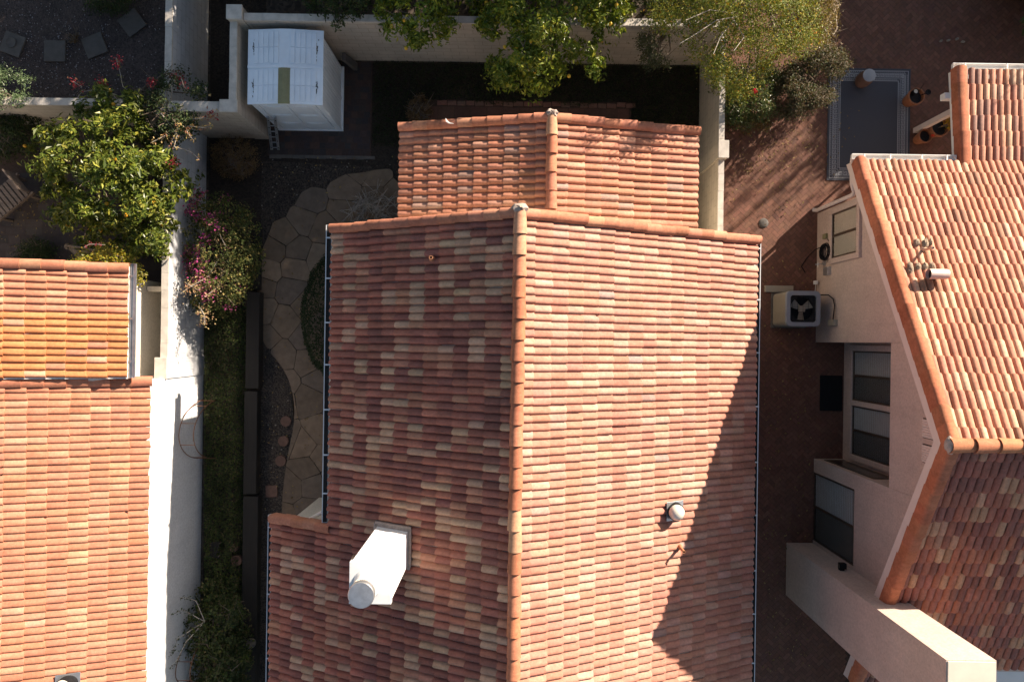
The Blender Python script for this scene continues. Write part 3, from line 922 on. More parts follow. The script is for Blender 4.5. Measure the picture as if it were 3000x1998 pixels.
# stucco return between passage and garden
MB().box(-8.60, 1.05, 0, -7.97, 1.16, 1.35).build("return_wall", M['stucco_cream'], lefth)

# ------------------------------------------------------------------ house on the right
righth = thing("house", "pink stucco house on the right with tiled gable end facing the alley", "house", (11.0, -2.0, 0))
YR, HRR, SN, SS = -1.65, 5.90, 0.578, 0.555
XG, XWL = 7.41, 7.74
hr_ = lambda y: HRR - (SN*(y-YR) if y > YR else SS*(YR-y))
XX = 13.6
YEN, YES = 4.06, -7.25
mb = MB()
def yz(x, pts, dx): mb.extr([(x, y, z) for y, z in pts], (dx, 0, 0))
u_ = 0.17
yz(8.47, [(3.36, 0), (3.36, hr_(3.36)-u_), (YR, HRR-u_), (-6.9, hr_(-6.9)-u_), (-6.9, 0)], XX-0.3-8.47)
mb.build("wall", M['stucco_pink'], righth)
mb = MB(); yz(XWL, [(3.36, 0), (3.36, hr_(3.36)-u_), (0.08, hr_(0.08)-u_), (0.08, 0)], 0.728)
mb.build("wall", M['stucco_pink'], righth)
mb = MB(); yz(XWL+0.006, [(0.078, 3.45), (0.078, hr_(0.08)-u_), (YR, HRR-u_), (-2.878, hr_(-2.88)-u_), (-2.878, 3.45)], 0.722)
mb.build("wall", M['stucco_pink'], righth)
# south part of the wall, with the opening for the sliding door
YD0, YD1, HD = -4.95, -3.22, 2.06
mb = MB()
yz(XWL, [(-2.88, 0), (-2.88, hr_(-2.88)-u_), (YD1, hr_(YD1)-u_), (YD1, 0)], 0.728)
yz(XWL+0.001, [(YD1, HD), (YD1, hr_(YD1)-u_), (YD0, hr_(YD0)-u_), (YD0, HD)], 0.727)
yz(XWL, [(YD0, 0), (YD0, hr_(YD0)-u_), (-6.9, hr_(-6.9)-u_), (-6.9, 0)], 0.728)
mb.build("wall", M['stucco_pink'], righth)
XP = 9.68
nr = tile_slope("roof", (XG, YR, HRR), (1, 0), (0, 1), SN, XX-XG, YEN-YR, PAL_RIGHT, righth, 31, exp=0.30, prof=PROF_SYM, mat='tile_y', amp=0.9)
sr = tile_slope("roof", (XG, YR, HRR), (1, 0), (0, -1), SS, XX-XG, YR+6.76, PAL_RIGHT_SHADE, righth, 32, exp=0.30, pair=0.08, prof=PROF_SYM, mat='tile_y', amp=0.9)
tile_slope("roof", (XG, -6.77, hr_(-6.77)), (1, 0), (0, -1), SS, 0.6, -6.77-YES, PAL_RIGHT_SHADE, righth, 38, exp=0.30, pair=0.08, prof=PROF_SYM, mat='tile_y', amp=0.9)
SP = 0.09
hp = lambda y: hr_(YEN)-0.02 - SP*(y-YEN)
YP = 6.15
pr = tile_slope("patio_roof", (XP, YEN-0.02, hp(YEN)), (1, 0), (0, 1), SP, XX-XP, YP-YEN, [(3, (0.44, 0.215, 0.145)), (2, (0.39, 0.185, 0.13)), (2, (0.52, 0.32, 0.22)), (1.0, (0.30, 0.165, 0.13))], righth, 33, exp=0.35, pair=0.05, prof=PROF_SYM, mat='tile_y', amp=0.9)
def deckx(xa, xb, ya, yb, hf, o=0.10): return [(xa, ya, hf(ya)-o), (xb, ya, hf(ya)-o), (xb, yb, hf(yb)-o), (xa, yb, hf(yb)-o)]
M['fascia'] = simple("fascia_pink", (0.66, 0.55, 0.50), 0.7, 0, 0.05, 4)
roof_deck("roof_deck", deckx(XG-0.012, XX, YEN-0.03, YR, hr_, 0.20), 0.24, M['fascia'], righth)
roof_deck("roof_deck", deckx(XG-0.012, XX, YR, -6.74, hr_, 0.20), 0.24, M['fascia'], righth)
roof_deck("roof_deck", deckx(XP-0.012, XX, YP-0.03, YEN-0.03, hp, 0.14), 0.12, M['white'], righth)
ridge_caps("ridge_cap", (XX, YR, HRR-0.015), (XG+0.02, YR, HRR-0.015), [(1, (0.43, 0.178, 0.092))], nr, 34, rad=0.125, exp=0.42)
rake_tiles("verge_tiles", (XG, YR+0.02, HRR-0.03), (XG, YEN, hr_(YEN)-0.03), (-1, 0), PAL_RAKE_R, nr, 35, width=0.19, drop=0.19)
rake_tiles("verge_tiles", (XG, YR-0.02, HRR-0.03), (XG, YES, hr_(YES)-0.03), (-1, 0), PAL_RAKE_R, sr, 36, width=0.19, drop=0.19)
rake_tiles("verge_tiles", (XP, YEN-0.1, hp(YEN)-0.01), (XP, YP, hp(YP)-0.01), (-1, 0), PAL_RAKE_R, pr, 37, width=0.22, drop=0.16, exp=0.36)
mortar_lump((XG+0.0, YR, HRR-0.03), 0.15, nr, 8, 0.6, 1.0, 0.85)
gutter("gutter", (XG-0.05, YEN+0.01, hr_(YEN)-0.085), (XP-0.05, YEN+0.01, hr_(YEN)-0.085), (0, 1), righth, M['white'], 0.12, 0.07, 0.62, 8, shade_fill=False)
gutter("gutter", (XP-0.02, YP+0.01, hp(YP)-0.075), (XX, YP+0.01, hp(YP)-0.075), (0, 1), righth, M['white'], 0.12, 0.07, 0.95, 9, shade_fill=False)
# flat porch roof beyond the south eave
roof_deck("roof_deck", deckx(XG-0.012, XG+0.55, -6.745, YES+0.03, hr_, 0.20), 0.24, M['fascia'], righth)
MB().box(8.6, -12, 2.0, XX-0.3, -6.95, 2.2).build("porch_roof", M['white'], righth)
# downspout with gooseneck
mb = MB()
mb.tube([(XG+0.02, YEN+0.06, hr_(YEN)-0.2), (XG+0.05, YEN-0.05, hr_(YEN)-0.3), (XG+0.12, 3.62, 2.18), (XWL-0.065, 3.45, 2.0), (XWL-0.065, 3.42, 1.85), (XWL-0.065, 3.42, 0.12), (XWL-0.14, 3.44, 0.05)], 0.048, 10)
mb.build("downspout", M['fascia'], righth, smooth=True)

def window(name, x, y0, y1, z0, z1, parent, frame=0.07, mull='V', depth=0.05, blind='blind', fmat='bronze', trim=0.0, slats='V', seed=0, dv=0.06, screen=False):
    """window on a wall whose outer face looks towards -X at x"""
    mb = MB()
    if trim > 0:
        t = trim
        tb = MB()
        tb.box(x-0.065, y0-t, z0-t, x+0.004, y0, z1+t); tb.box(x-0.065, y1, z0-t, x+0.004, y1+t, z1+t)
        tb.box(x-0.067, y0, z0-t, x+0.004, y1, z0); tb.box(x-0.067, y0, z1, x+0.004, y1, z1+t)
        win = tb.build(name, M['stucco_pink'], parent, bevel=0.01)
    f = 0.035
    mb.box(x-0.050, y0, z0, x, y0+f, z1); mb.box(x-0.050, y1-f, z0, x, y1, z1)
    mb.box(x-0.048, y0+f, z0, x, y1-f, z0+f); mb.box(x-0.048, y0+f, z1-f, x, y1-f, z1)
    ym = (y0+y1)/2
    mb.box(x-0.046, ym-0.028, z0+f, x, ym+0.028, z1-f)
    if trim > 0: fr = mb.build("frame", M[fmat], win)
    else: fr = mb.build(name, M[fmat], parent)
    top = win if trim > 0 else fr
    for a, b in ((y0+f, ym-0.028), (ym+0.028, y1-f)):
        g = MB(); g.box(x-0.036, a, z0+f, x-0.033, b, z1-f)
        g.build("pane", M['glass'], top)
    if screen:
        MB().box(x-0.044, y0+f, z0+f, x-0.043, ym-0.028, z1-f).build("screen", M['screen'], top)  # see-through dark screen, makes the south pane darker
    bl = MB()
    if slats == 'V':
        n = int((y1-y0)/0.085)
        for k in range(n):
            yy = y0+0.02+(k+0.5)*(y1-y0-0.04)/n
            bl.rbox(x-0.016+0.003*math.sin(k*1.9), yy, z0+0.04, z1-0.03, 0.004, (y1-y0)/n*0.98, 0.10)
    else:
        n = int((z1-z0)/0.085)
        for k in range(n):
            zz = z0+0.04+(k+0.5)*(z1-z0-0.08)/n
            bl.extr([(x-0.031, y0+0.03, zz-0.020), (x-0.031, y1-0.03, zz-0.020), (x-0.010, y1-0.03, zz+0.006), (x-0.010, y0+0.03, zz+0.006)], (0.002, 0, 0))
    MB().box(x-0.009, y0+0.02, z0+0.02, x-0.005, y1-0.02, z1-0.02).build('blind_backing', M['acmetal'] if slats == 'H' else M[blind], top)
    bl.build("blind", M[blind], top)
    return top
window("window", XWL-0.002, 2.10, 3.17, 0.92, 2.10, righth, trim=0.13, blind='blind')
# two windows in the niche
mb = MB()
xn = 8.47
tb = MB()
tb.box(xn-0.08, -2.80, 0.42, xn+0.001, -2.66, 2.75); tb.box(xn-0.08, -0.12, 0.42, xn+0.001, 0.02, 2.75)
tb.box(xn-0.082, -2.66, 0.42, xn+0.001, -0.12, 0.56); tb.box(xn-0.082, -2.66, 2.60, xn+0.001, -0.12, 2.75)
tb.box(xn-0.082, -1.46, 0.56, xn+0.001, -1.33, 2.60)
tb.build("window_surround", M['stucco_pink'], righth, bevel=0.012)
window("window", xn-0.002, -1.33, -0.12, 0.56, 2.60, righth, blind='blind_dark', slats='H', screen=True)
window("window", xn-0.002, -2.66, -1.46, 0.56, 2.60, righth, blind='blind_dark', slats='H', screen=True)
# sliding door
dr = window("sliding_door", XWL+0.05, YD0+0.01, YD1-0.01, 0.03, HD, righth, blind='blind_dark', slats='H', screen=True, fmat='bronze', depth=0.08)
MB().box(XWL+0.14, YD0, 0, XWL+0.16, YD1, HD).build("lining", M['dark'], dr)
# small sidelight in the niche's south cheek
sl = MB().box(7.88, -2.878, 0.25, 8.36, -2.86, 2.6).build("side_window", M['bronze'], righth)
MB().box(7.92, -2.86, 0.30, 8.32, -2.856, 2.55).build("pane", M['glass'], sl)
# gable vents
for (ya, yb) in ((-1.70, -1.33), (-2.16, -1.81)):
    top = 5.12
    mb = MB(); mb.box(XWL-0.012, ya, top-0.52, XWL+0.004, yb, top)
    g = mb.build("gable_vent", M['dark'], righth)
    lv = MB()
    for k in range(7):
        yy = ya+0.04+k*(yb-ya-0.08)/6
        lv.rbox(XWL-0.022, yy, top-0.51, top-0.01, 0.02, 0.05, 0.4)
    lv.build("louvre", M['fascia'], g)
# chimney chase
rc = MB().box(7.07, -6.36, 0, 7.735, -5.03, 6.40).box(7.735, -6.36, 2.4, 7.88, -5.03, 6.40).build("chimney", M['stucco_pink'], righth)
MB().box(7.09, -6.34, 6.40, 7.86, -5.05, 6.425).build("chimney_cap", M['cream_metal'], rc)
# flood light on the chimney
x, y, z = P(2437, 1637, 0)
fl = MB().box(7.42, -5.03, 2.02, 7.52, -5.0, 2.12).build("floodlight", M['black'], righth)
MB().box(7.40, -4.99, 2.04, 7.55, -4.86, 2.16).build("lamp_head", M['black'], fl, bevel=0.01)
MB().box(7.393, -4.97, 2.06, 7.399, -4.88, 2.14).build("lens", M['glass'], fl)
# roof fittings on the sunny slope
def hrr(px, py):
    h = 4.6
    for _ in range(12):
        x, y, _z = P(px, py, h); h = hr_(y)
    return P(px, py, h)
x, y, z = hrr(2703, 733)
mb = MB(); mb.lathe(x, y, [(0.05, z-0.1), (0.045, z+0.02), (0.026, z+0.06), (0.025, z+0.34), (0.018, z+0.34), (0.018, z+0.25)], 14, caps=False)
vp = mb.build("vent_pipe", M['steel'], righth, smooth=True)
d = MB(); d.lathe(x, y, [(0, z+0.27), (0.02, z+0.27)], 12, caps=False); d.build("pipe_mouth", M['dark'], vp)
x, y, z = hrr(2700, 806)
mb = MB(); L = 0.37; r0 = 0.098; zc = z+0.22
n = 24; vs = []
for (xx, rr_) in ((x, r0), (x+L-0.03, r0), (x+L-0.008, r0*0.93), (x+L, r0*0.78), (x+L, 0.0), ):
    for k in range(n):
        w = 2*math.pi*k/n; vs.append((xx, y+rr_*math.cos(w), zc+rr_*math.sin(w)))
fs = [(i*n+k, i*n+(k+1) % n, (i+1)*n+(k+1) % n, (i+1)*n+k) for i in range(4) for k in range(n)]
mb.add(vs, fs)
hv = mb.build("vent_hood", M['hood'], righth, smooth=True)
MB().lathe(x+0.2, y-0.01, [(0.085, z-0.1), (0.075, z+0.2)], 16).build("vent_neck", M['hood'], hv, smooth=True)
mb = MB(); vs = [(x+0.06, y+0.095*math.cos(2*math.pi*k/n), zc+0.095*math.sin(2*math.pi*k/n)) for k in range(n)]
mb.add(vs, [tuple(range(n))]); mb.build("hood_mouth", M['dark'], hv)
k = 0
for (px, py, a, b) in ((2686, 713, 0.062, 0.085), (2711, 714, 0.062, 0.09), (2727, 711, 0.035, 0.07), (2667, 790, 0.062, 0.135), (2690, 783, 0.06, 0.085), (2711, 782, 0.058, 0.085), (2731, 782, 0.058, 0.085)):
    x, y, z = hrr(px, py); k += 1
    ml = mortar_lump((x, y, z-0.012), 1.0, righth, 20+k, a*1.1, b*1.1, 0.045)
    ml.data.materials.clear(); ml.data.materials.append(M['patch'] if 'patch' in M else M.setdefault('patch', simple("cement_patch", (0.26, 0.20, 0.145), 0.95, 0, 0.35, 16, 0.8, 40)))
    ml.name = "cement_patch"
# patio cover timber and post
post = P(2682, 384, 0)
MB().box(post[0]-0.065, post[1]-0.065, 0, post[0]+0.065, post[1]+0.065, hp(YP-0.6)-0.24).build("patio_post", M['fascia'], righth, bevel=0.008)
bx, by, _ = P(2762, 284, 2.15)
MB().box(bx, by-0.07, 2.05, XX, by+0.07, 2.22).build("patio_beam", M['white'], righth, bevel=0.006)
bx, by, _ = P(2690, 384, 2.3)
MB().box(post[0]-0.02, post[1]-0.05, hp(post[1])-0.36, XX, post[1]+0.05, hp(post[1])-0.25).build("patio_beam", M['white'], righth, bevel=0.006)
# boxes and conduit on the wall
jb = MB().box(XWL-0.10, 0.48, 0.86, XWL, 0.62, 1.16).build("disconnect_box", M['acmetal'], righth, bevel=0.008)
cn = [P(2400, 864, 0.75), (XWL-0.12, 1.22, 0.92), (XWL-0.05, 1.12, 1.02), (XWL-0.04, 0.95, 1.08), (XWL-0.05, 0.75, 1.06), (XWL-0.05, 0.60, 1.02)]
MB().tube(cn, 0.014, 8).build("conduit", M['black'], jb, smooth=True)
mb = MB().box(XWL-0.13, 1.54, 0.10, XWL-0.06, 1.63, 0.22)
mb.tube([(XWL-0.09, 1.54, 0.16), (XWL-0.08, 1.35, 0.1)], 0.008, 6)
mb.build("utility_box", M['whitemetal'], righth, bevel=0.004)
MB().box(XWL-0.06, 2.64, 0.42, XWL, 2.76, 0.60).build("outlet_box", M['olive'], righth, bevel=0.006)
MB().box(XWL-0.09, 1.72, 0.55, XWL, 1.92, 0.80).build("meter_box", M['galv'], righth, bevel=0.006)

# ------------------------------------------------------------------ block walls
def block_wall(label, x0, y0, x1, y1, h, mat, cw=0.03, ch=0.05, pillars=(), origin=None, coping=True, group="painted block garden walls"):
    o = thing("block_wall", label, "wall", ((x0+x1)/2, (y0+y1)/2, 0), group)
    MB().box(x0, y0, 0, x1, y1, h-(ch if coping else 0)).build("blocks", M[mat], o)
    if coping:
        mb = MB(); r = random.Random(int(h*1000)+int(abs(x0)*10))
        if abs(x1-x0) > abs(y1-y0):
            x = x0
            while x < x1-0.02:
                e = min(x+0.4, x1); j = r.uniform(-0.003, 0.003)
                mb.box(x+0.002, y0-0.004+j, h-ch, e-0.002, y1+0.004+j, h+r.uniform(-0.002, 0.002)); x = e
        else:
            y = y0
            while y < y1-0.02:
                e = min(y+0.4, y1); j = r.uniform(-0.003, 0.003)
                mb.box(x0-0.004+j, y+0.002, h-ch, x1+0.004+j, e-0.002, h+r.uniform(-0.002, 0.002)); y = e
        mb.build("coping", M['coping'], o)
    for (px0, py0, px1, py1, ph) in pillars:
        p = MB().box(px0, py0, 0, px1, py1, ph-0.06).build("pillar", M[mat], o, bevel=0.006)
        MB().box(px0-0.01, py0-0.01, ph-0.06, px1+0.01, py1+0.01, ph).build("pillar_cap", M['coping'], p, bevel=0.008)
    return o
block_wall("long tan block wall behind the lawn, under the lemon trees", -6.10, 7.08, 4.66, 7.23, 2.15, 'blockx')
block_wall("tan block wall along the brick patio with one raised pillar", 4.68, 2.3, 4.80, 7.40, 1.75, 'blocky', pillars=((4.63, 4.23, 4.85, 4.61, 1.92),))
block_wall("short block wall beside the white shed, with a pillar at its far corner", -6.42, 5.30, -6.27, 7.23, 2.10, 'blocky', pillars=((-6.44, 7.06, -6.11, 7.36, 2.26),))
block_wall("short block wall facing the house, left of the ladder", -7.80, 5.06, -6.27, 5.28, 2.05, 'blockx', pillars=((-6.62, 5.04, -6.24, 5.302, 2.12),))
block_wall("long grey block wall between the two gardens, bougainvillea on it", -8.00, -0.96, -7.85, 9.5, 1.85, 'blockw', pillars=((-8.08, -0.97, -7.82, -0.50, 1.95), (-8.10, 5.0, -7.90, 5.62, 2.0)))
block_wall("low cream wall with sunlit top between gravel yard and paver patio", -18, 5.32, -8.12, 5.48, 1.55, 'blockx')

# ------------------------------------------------------------------ shed
sx0, sx1, sy0, sy1 = -6.02, -4.38, 5.27, 6.91
shed = thing("garden_shed", "white plastic garden shed with an olive strip on its roof", "shed", ((sx0+sx1)/2, (sy0+sy1)/2, 0))
H = 1.98
mb = MB(); mb.box(sx0+0.05, sy0+0.05, 0.05, sx1-0.05, sy1-0.05, H)
mb.build("wall", M['plastic'], shed)
mb = MB()
for k in range(15):     # vertical ribs on the right-hand wall
    yy = sy0+0.10+k*(sy1-sy0-0.2)/14
    mb.box(sx1-0.05, yy, 0.1, sx1-0.040, yy+0.07, H-0.06)
for yy in (sy0+0.05, (sy0+sy1)/2-0.05, sy1-0.14): mb.box(sx1-0.05, yy, 0.05, sx1-0.025, yy+0.09, H)
mb.build("ribbed_panel", M['plastic'], shed, bevel=0.004)
MB().box(sx0, sy0, 0.0, sx1+0.01, sy1, 0.06).build("floor", M['plastic'], shed, bevel=0.008)
for k in range(2):
    a = sx0+0.17+k*(sx1-sx0-0.34)/2; b = a+(sx1-sx0-0.34)/2-0.012
    d = MB().box(a, sy0+0.02, 0.08, b, sy0+0.05, H-0.10).build("door", M['plastic'], shed, bevel=0.008)
    mb = MB()
    for (z0, z1) in ((0.14, 0.62), (0.70, 1.2), (1.28, 1.80)):
        mb.box(a+0.08, sy0+0.008, z0, b-0.08, sy0+0.02, z1)
        mb.box(a+0.16, sy0-0.001, z1-0.035, b-0.16, sy0+0.008, z1-0.02)
    mb.build("door_panel", M['plastic'], d, bevel=0.006)
for a, b in ((sx0+0.02, sx0+0.155), (sx1-0.155, sx1-0.02)): MB().box(a, sy0+0.012, 0.06, b, sy0+0.05, H-0.04).build("corner_post", M['plastic'], shed, bevel=0.006)
xm = (sx0+sx1)/2
def rz(x): return H+0.10 - 0.085*abs(x-xm)/(xm-sx0)
half = []
for (ya, yb, up) in ((sy0-0.02, (sy0+sy1)/2-0.02, 0.0), ((sy0+sy1)/2+0.01, sy1+0.02, 0.004)):
    mb = MB()
    mb.extr([(sx0-0.03, ya, rz(sx0)-0.04+up), (sx0-0.03, ya, rz(sx0)+up), (xm-0.10, ya, rz(xm-0.1)+up), (xm+0.10, ya, rz(xm+0.1)+up), (sx1+0.03, ya, rz(sx1)+up), (sx1+0.03, ya, rz(sx1)-0.04+up)], (0, yb-ya, 0))
    # raised panel ribs
    for sgn in (-1, 1):
        for k in range(5):
            xa = xm+sgn*(0.135+k*0.118); xb = xa+sgn*0.092
            for (y0_, y1_) in ((ya+0.06, (ya+yb)/2-0.006), ((ya+yb)/2+0.006, yb-0.06)):
                q = [(xa, y0_, rz(xa)+up+0.001), (xb, y0_, rz(xb)+up+0.001), (xb, y1_, rz(xb)+up+0.001), (xa, y1_, rz(xa)+up+0.001)]
                mb.extr(q, (0, 0, 0.018))
    rp = mb.build("roof", M['plastic'], shed, bevel=0.003)
    gr = MB(); rr = random.Random(int(ya*100))
    for sgn in (-1, 1):
        for k in range(26):
            xa = xm+sgn*(0.705+rr.gauss(0, 0.016)); yy = (ya+yb)/2+rr.gauss(0, 0.10); s_ = rr.uniform(0.006, 0.016)
            gr.rbox(xa, yy, rz(xa)+up+0.0005, rz(xa)+up+0.0086, s_, s_*rr.uniform(1, 4.5), rr.uniform(-0.4, 0.4))
    gr.build("scuff_marks", M['grime'], rp)
MB().extr([(sx0-0.03, (sy0+sy1)/2-0.035, rz(sx0)+0.004), (sx0-0.03, (sy0+sy1)/2-0.035, rz(sx0)+0.024), (xm, (sy0+sy1)/2-0.035, rz(xm)+0.024), (sx1+0.03, (sy0+sy1)/2-0.035, rz(sx1)+0.024), (sx1+0.03, (sy0+sy1)/2-0.035, rz(sx1)+0.004), (xm, (sy0+sy1)/2-0.035, rz(xm)+0.004)], (0, 0.06, 0)).build("roof_seam", M['plastic'], shed, bevel=0.004)
mb = MB(); ya, yb = sy0-0.025, (sy0+sy1)/2-0.04
for k, (xa, xb, hh) in enumerate(((-0.135, -0.075, 0.008), (-0.075, -0.035, 0.016), (-0.035, 0.035, 0.012), (0.035, 0.075, 0.016), (0.075, 0.135, 0.008))):
    mb.extr([(xm+xa, ya, rz(xm+xa)), (xm+xb, ya, rz(xm+xb)), (xm+xb, ya, rz(xm+xb)+hh), (xm+xa, ya, rz(xm+xa)+hh)], (0, yb-ya, 0))
mb.build("skylight_strip", M['olive'], shed, bevel=0.003)
# leaning slab beside the shed
x, y, _ = P(1018, 180, 0)
mb = MB(); mb.extr([(-4.32, 6.62, 0.0), (-4.22, 6.62, 0.0), (-4.38, 6.62, 0.62), (-4.48, 6.62, 0.62)], (0, 0.20, 0))
for v in range(len(mb.v)): mb.v[v] = (mb.v[v][0]+0.19, mb.v[v][1]+0.2, mb.v[v][2])
tag(mb.build("concrete_post", M['concrete'], bevel=0.015, origin=(-4.1, 6.9, 0)), "pale concrete post leaning behind the shed against the tan wall", "post")
# ladder
lad = thing("ladder", "grey aluminium ladder leaning by the front corner of the shed", "ladder", (-6.15, 4.78, 0))
p0 = [Vector(P(798, 440, 0.02)), Vector(P(783, 345, 1.15))]
for dx in (0.0, 0.17):
    a = p0[0]+Vector((dx-0.05, 0, 0)); b = p0[1]+Vector((dx-0.05+0.03, 0.0, 0))
    mb = MB(); t = (b-a)
    mb.extr([a, a+Vector((0.07, 0, 0)), a+Vector((0.07, 0, 0))+t, a+t], (0.0, 0.025, 0.012))
    rl = mb.build("rail", M['alum'], lad)
    hb = MB()
    for k in range(5):
        c = a + t*(0.08+0.21*k) + Vector((0.035, -0.004, 0))
        hb.lathe(c.x, c.y, [(0.013, c.z-0.01), (0.013, c.z+0.006)], 10)
    hb.build("rung_end", M['black'], rl)
for k in range(6):
    c = p0[0] + (p0[1]-p0[0])*(0.06+0.17*k)
    MB().tube([c+Vector((0.0, 0.02, -0.02)), c+Vector((0.18, 0.02, -0.02))], 0.012, 8).build("rung", M['alum'], lad)

# ------------------------------------------------------------------ air conditioner
ac = thing("air_conditioner", "beige outdoor air conditioner with a round fan grille on top", "air conditioner", (7.02, 0.88, 0))
ax0, ax1, ay0, ay1, ah = 6.60, 7.44, 0.45, 1.31, 0.93
def rrect(x0, y0, x1, y1, r, n=6):
    out = []
    for cx, cy, a0 in ((x1-r, y1-r, 0), (x0+r, y1-r, 90), (x0+r, y0+r, 180), (x1-r, y0+r, 270)):
        for k in range(n+1):
            w = math.radians(a0+90*k/n); out.append((cx+r*math.cos(w), cy+r*math.sin(w)))
    return out
MB().prism(rrect(ax0+0.03, ay0+0.03, ax1-0.03, ay1-0.03, 0.10), 0.05, ah-0.32).build("body", M['black'], ac, smooth=True)
mb = MB()
for k in range(22):
    z = 0.08+k*0.036
    q = rrect(ax0+0.008, ay0+0.008, ax1-0.008, ay1-0.008, 0.11); q2 = rrect(ax0+0.022, ay0+0.022, ax1-0.022, ay1-0.022, 0.10); nq = len(q)
    mb.add([(a_, b_, z) for a_, b_ in q]+[(a_, b_, z+0.028) for a_, b_ in q]+[(a_, b_, z+0.034) for a_, b_ in q2], [(i_*nq+k_, i_*nq+(k_+1) % nq, (i_+1)*nq+(k_+1) % nq, (i_+1)*nq+k_) for i_ in range(2) for k_ in range(nq)])
mb.build("louvre", M['acmetal'], ac)
outer = rrect(ax0, ay0, ax1, ay1, 0.12); inner = rrect(ax0+0.105, ay0+0.105, ax1-0.105, ay1-0.105, 0.07)
n = len(outer); mb = MB()
vs = [(x, y, ah-0.07) for x, y in outer] + [(x, y, ah-0.015) for x, y in outer] + [(x*0.97+7.02*0.03, y*0.97+0.88*0.03, ah) for x, y in outer] + [(x, y, ah) for x, y in inner] + [(x, y, ah-0.05) for x, y in inner]
fs = [(i*n+k, i*n+(k+1) % n, (i+1)*n+(k+1) % n, (i+1)*n+k) for i in range(4) for k in range(n)]
mb.add(vs, fs); mb.build("lid", M['aclid'], ac, smooth=True)
mb = MB(); acx, acy = 7.02, 0.88
mb.box(ax0+0.105, ay0+0.105, ah-0.30, ax1-0.105, ay1-0.105, ah-0.29); mb.build("fan_well", M['dark'], ac)
# square plate with a round mouth
mb = MB(); N_ = 48; R = 0.295
ring = [(acx+R*math.cos(2*math.pi*k/N_), acy+R*math.sin(2*math.pi*k/N_)) for k in range(N_)]
def sq(w):
    c_, s_ = math.cos(w), math.sin(w); m = max(abs(c_), abs(s_)); return (acx+0.315*c_/m, acy+0.325*s_/m)
sqr = [sq(2*math.pi*k/N_) for k in range(N_)]
vs = [(x, y, ah-0.05) for x, y in ring] + [(x, y, ah-0.05) for x, y in sqr] + [(x, y, ah-0.2) for x, y in ring]
mb.add(vs, [(k, N_+k, N_+(k+1) % N_, (k+1) % N_) for k in range(N_)] + [(k, (k+1) % N_, 2*N_+(k+1) % N_, 2*N_+k) for k in range(N_)])
mb.build("shroud", M['dark'], ac)
mb = MB()
for k in range(17):
    yy = ay0+0.12+k*(ay1-ay0-0.24)/16
    mb.tube([(ax0+0.1, yy, ah-0.02), (ax1-0.1, yy, ah-0.02)], 0.0022, 4)
for k in range(5):
    xx = ax0+0.16+k*(ax1-ax0-0.32)/4
    mb.tube([(xx, ay0+0.1, ah-0.026), (xx, ay1-0.1, ah-0.026)], 0.004, 4)
mb.build("grille", M['black'], ac)
for k in range(3):
    w = math.radians(-90+120*k)
    t = Vector((math.cos(w), math.sin(w), 0)); s_ = Vector((-t.y, t.x, 0)); c = Vector((acx, acy, ah-0.15))
    q = [c+t*0.06-s_*0.05+Vector((0, 0, 0.02)), c+t*0.26-s_*0.11+Vector((0, 0, 0.04)), c+t*0.27+s_*0.09+Vector((0, 0, -0.03)), c+t*0.06+s_*0.05+Vector((0, 0, -0.01))]
    MB().extr(q, (0, 0, 0.003)).build("fan_blade", M['acmetal'], ac)
MB().box(acx-0.075, acy-0.075, ah-0.14, acx+0.075, acy+0.075, ah-0.07).build("motor", M['acmetal'], ac, bevel=0.012)
MB().box(6.58, 0.43, 0.0, 7.46, 1.33, 0.05).build("base_pad", M['concrete'], ac, bevel=0.01)
x, y, _ = P(2278, 848, 0)
tag(MB().box(6.40, 1.335, 0.0, 7.12, 1.50, 0.09).build("concrete_curb", M['acmetal'], bevel=0.01, origin=(6.76, 1.42, 0)), "low beige concrete kerb beside the air conditioner", "kerb")
# black mat in the niche
tag(MB().prism(rrect(7.86, -1.66, 8.43, -0.76, 0.02), 0.004, 0.02).build("door_mat", M['black'], origin=(8.15, -1.2, 0)), "black rectangular mat on the bricks below the niche windows", "mat")
# hose on the wall
hs_ = thing("garden_hose", "dark coiled garden hose hung on the pink wall", "hose", (7.62, 2.4, 0.4))
mb = MB(); rr = random.Random(9)
for k in range(9):
    r0 = 0.155+0.018*(k % 4)+rr.uniform(-0.01, 0.01); pts_ = []
    for j in range(28):
        w = 2*math.pi*j/28
        pts_.append((XWL-0.06-0.014*(k//2)+rr.uniform(-0.004, 0.004), 2.30+r0*math.cos(w)*0.95, 0.62+r0*math.sin(w)*1.15-0.02*(k % 3)))
    mb.tube(pts_, 0.012, 6, closed=True)
mb.tube([(XWL-0.08, 2.45, 0.5), (XWL-0.16, 2.40, 0.25), (XWL-0.28, 2.2, 0.03), (XWL-0.4, 2.0, 0.02), (XWL-0.3, 1.85, 0.02)], 0.012, 6)
mb.build("coil", M['black'], hs_, smooth=True)
mb = MB(); mb.box(XWL-0.05, 1.98, 0.42, XWL, 2.10, 0.50); mb.tube([(XWL-0.02, 2.03, 0.45), (XWL-0.22, 2.01, 0.42)], 0.012, 8); mb.tube([(XWL-0.16, 2.07, 0.42), (XWL-0.16, 1.95, 0.42)], 0.014, 6)
mb.build("tap", M['galv'], hs_)
mb = MB(); mb.tube([(XWL-0.06, 2.30, 0.78), (XWL-0.03, 2.45, 0.86), (XWL-0.02, 2.62, 0.6)], 0.008, 6); mb.build("cord", M['black'], hs_)

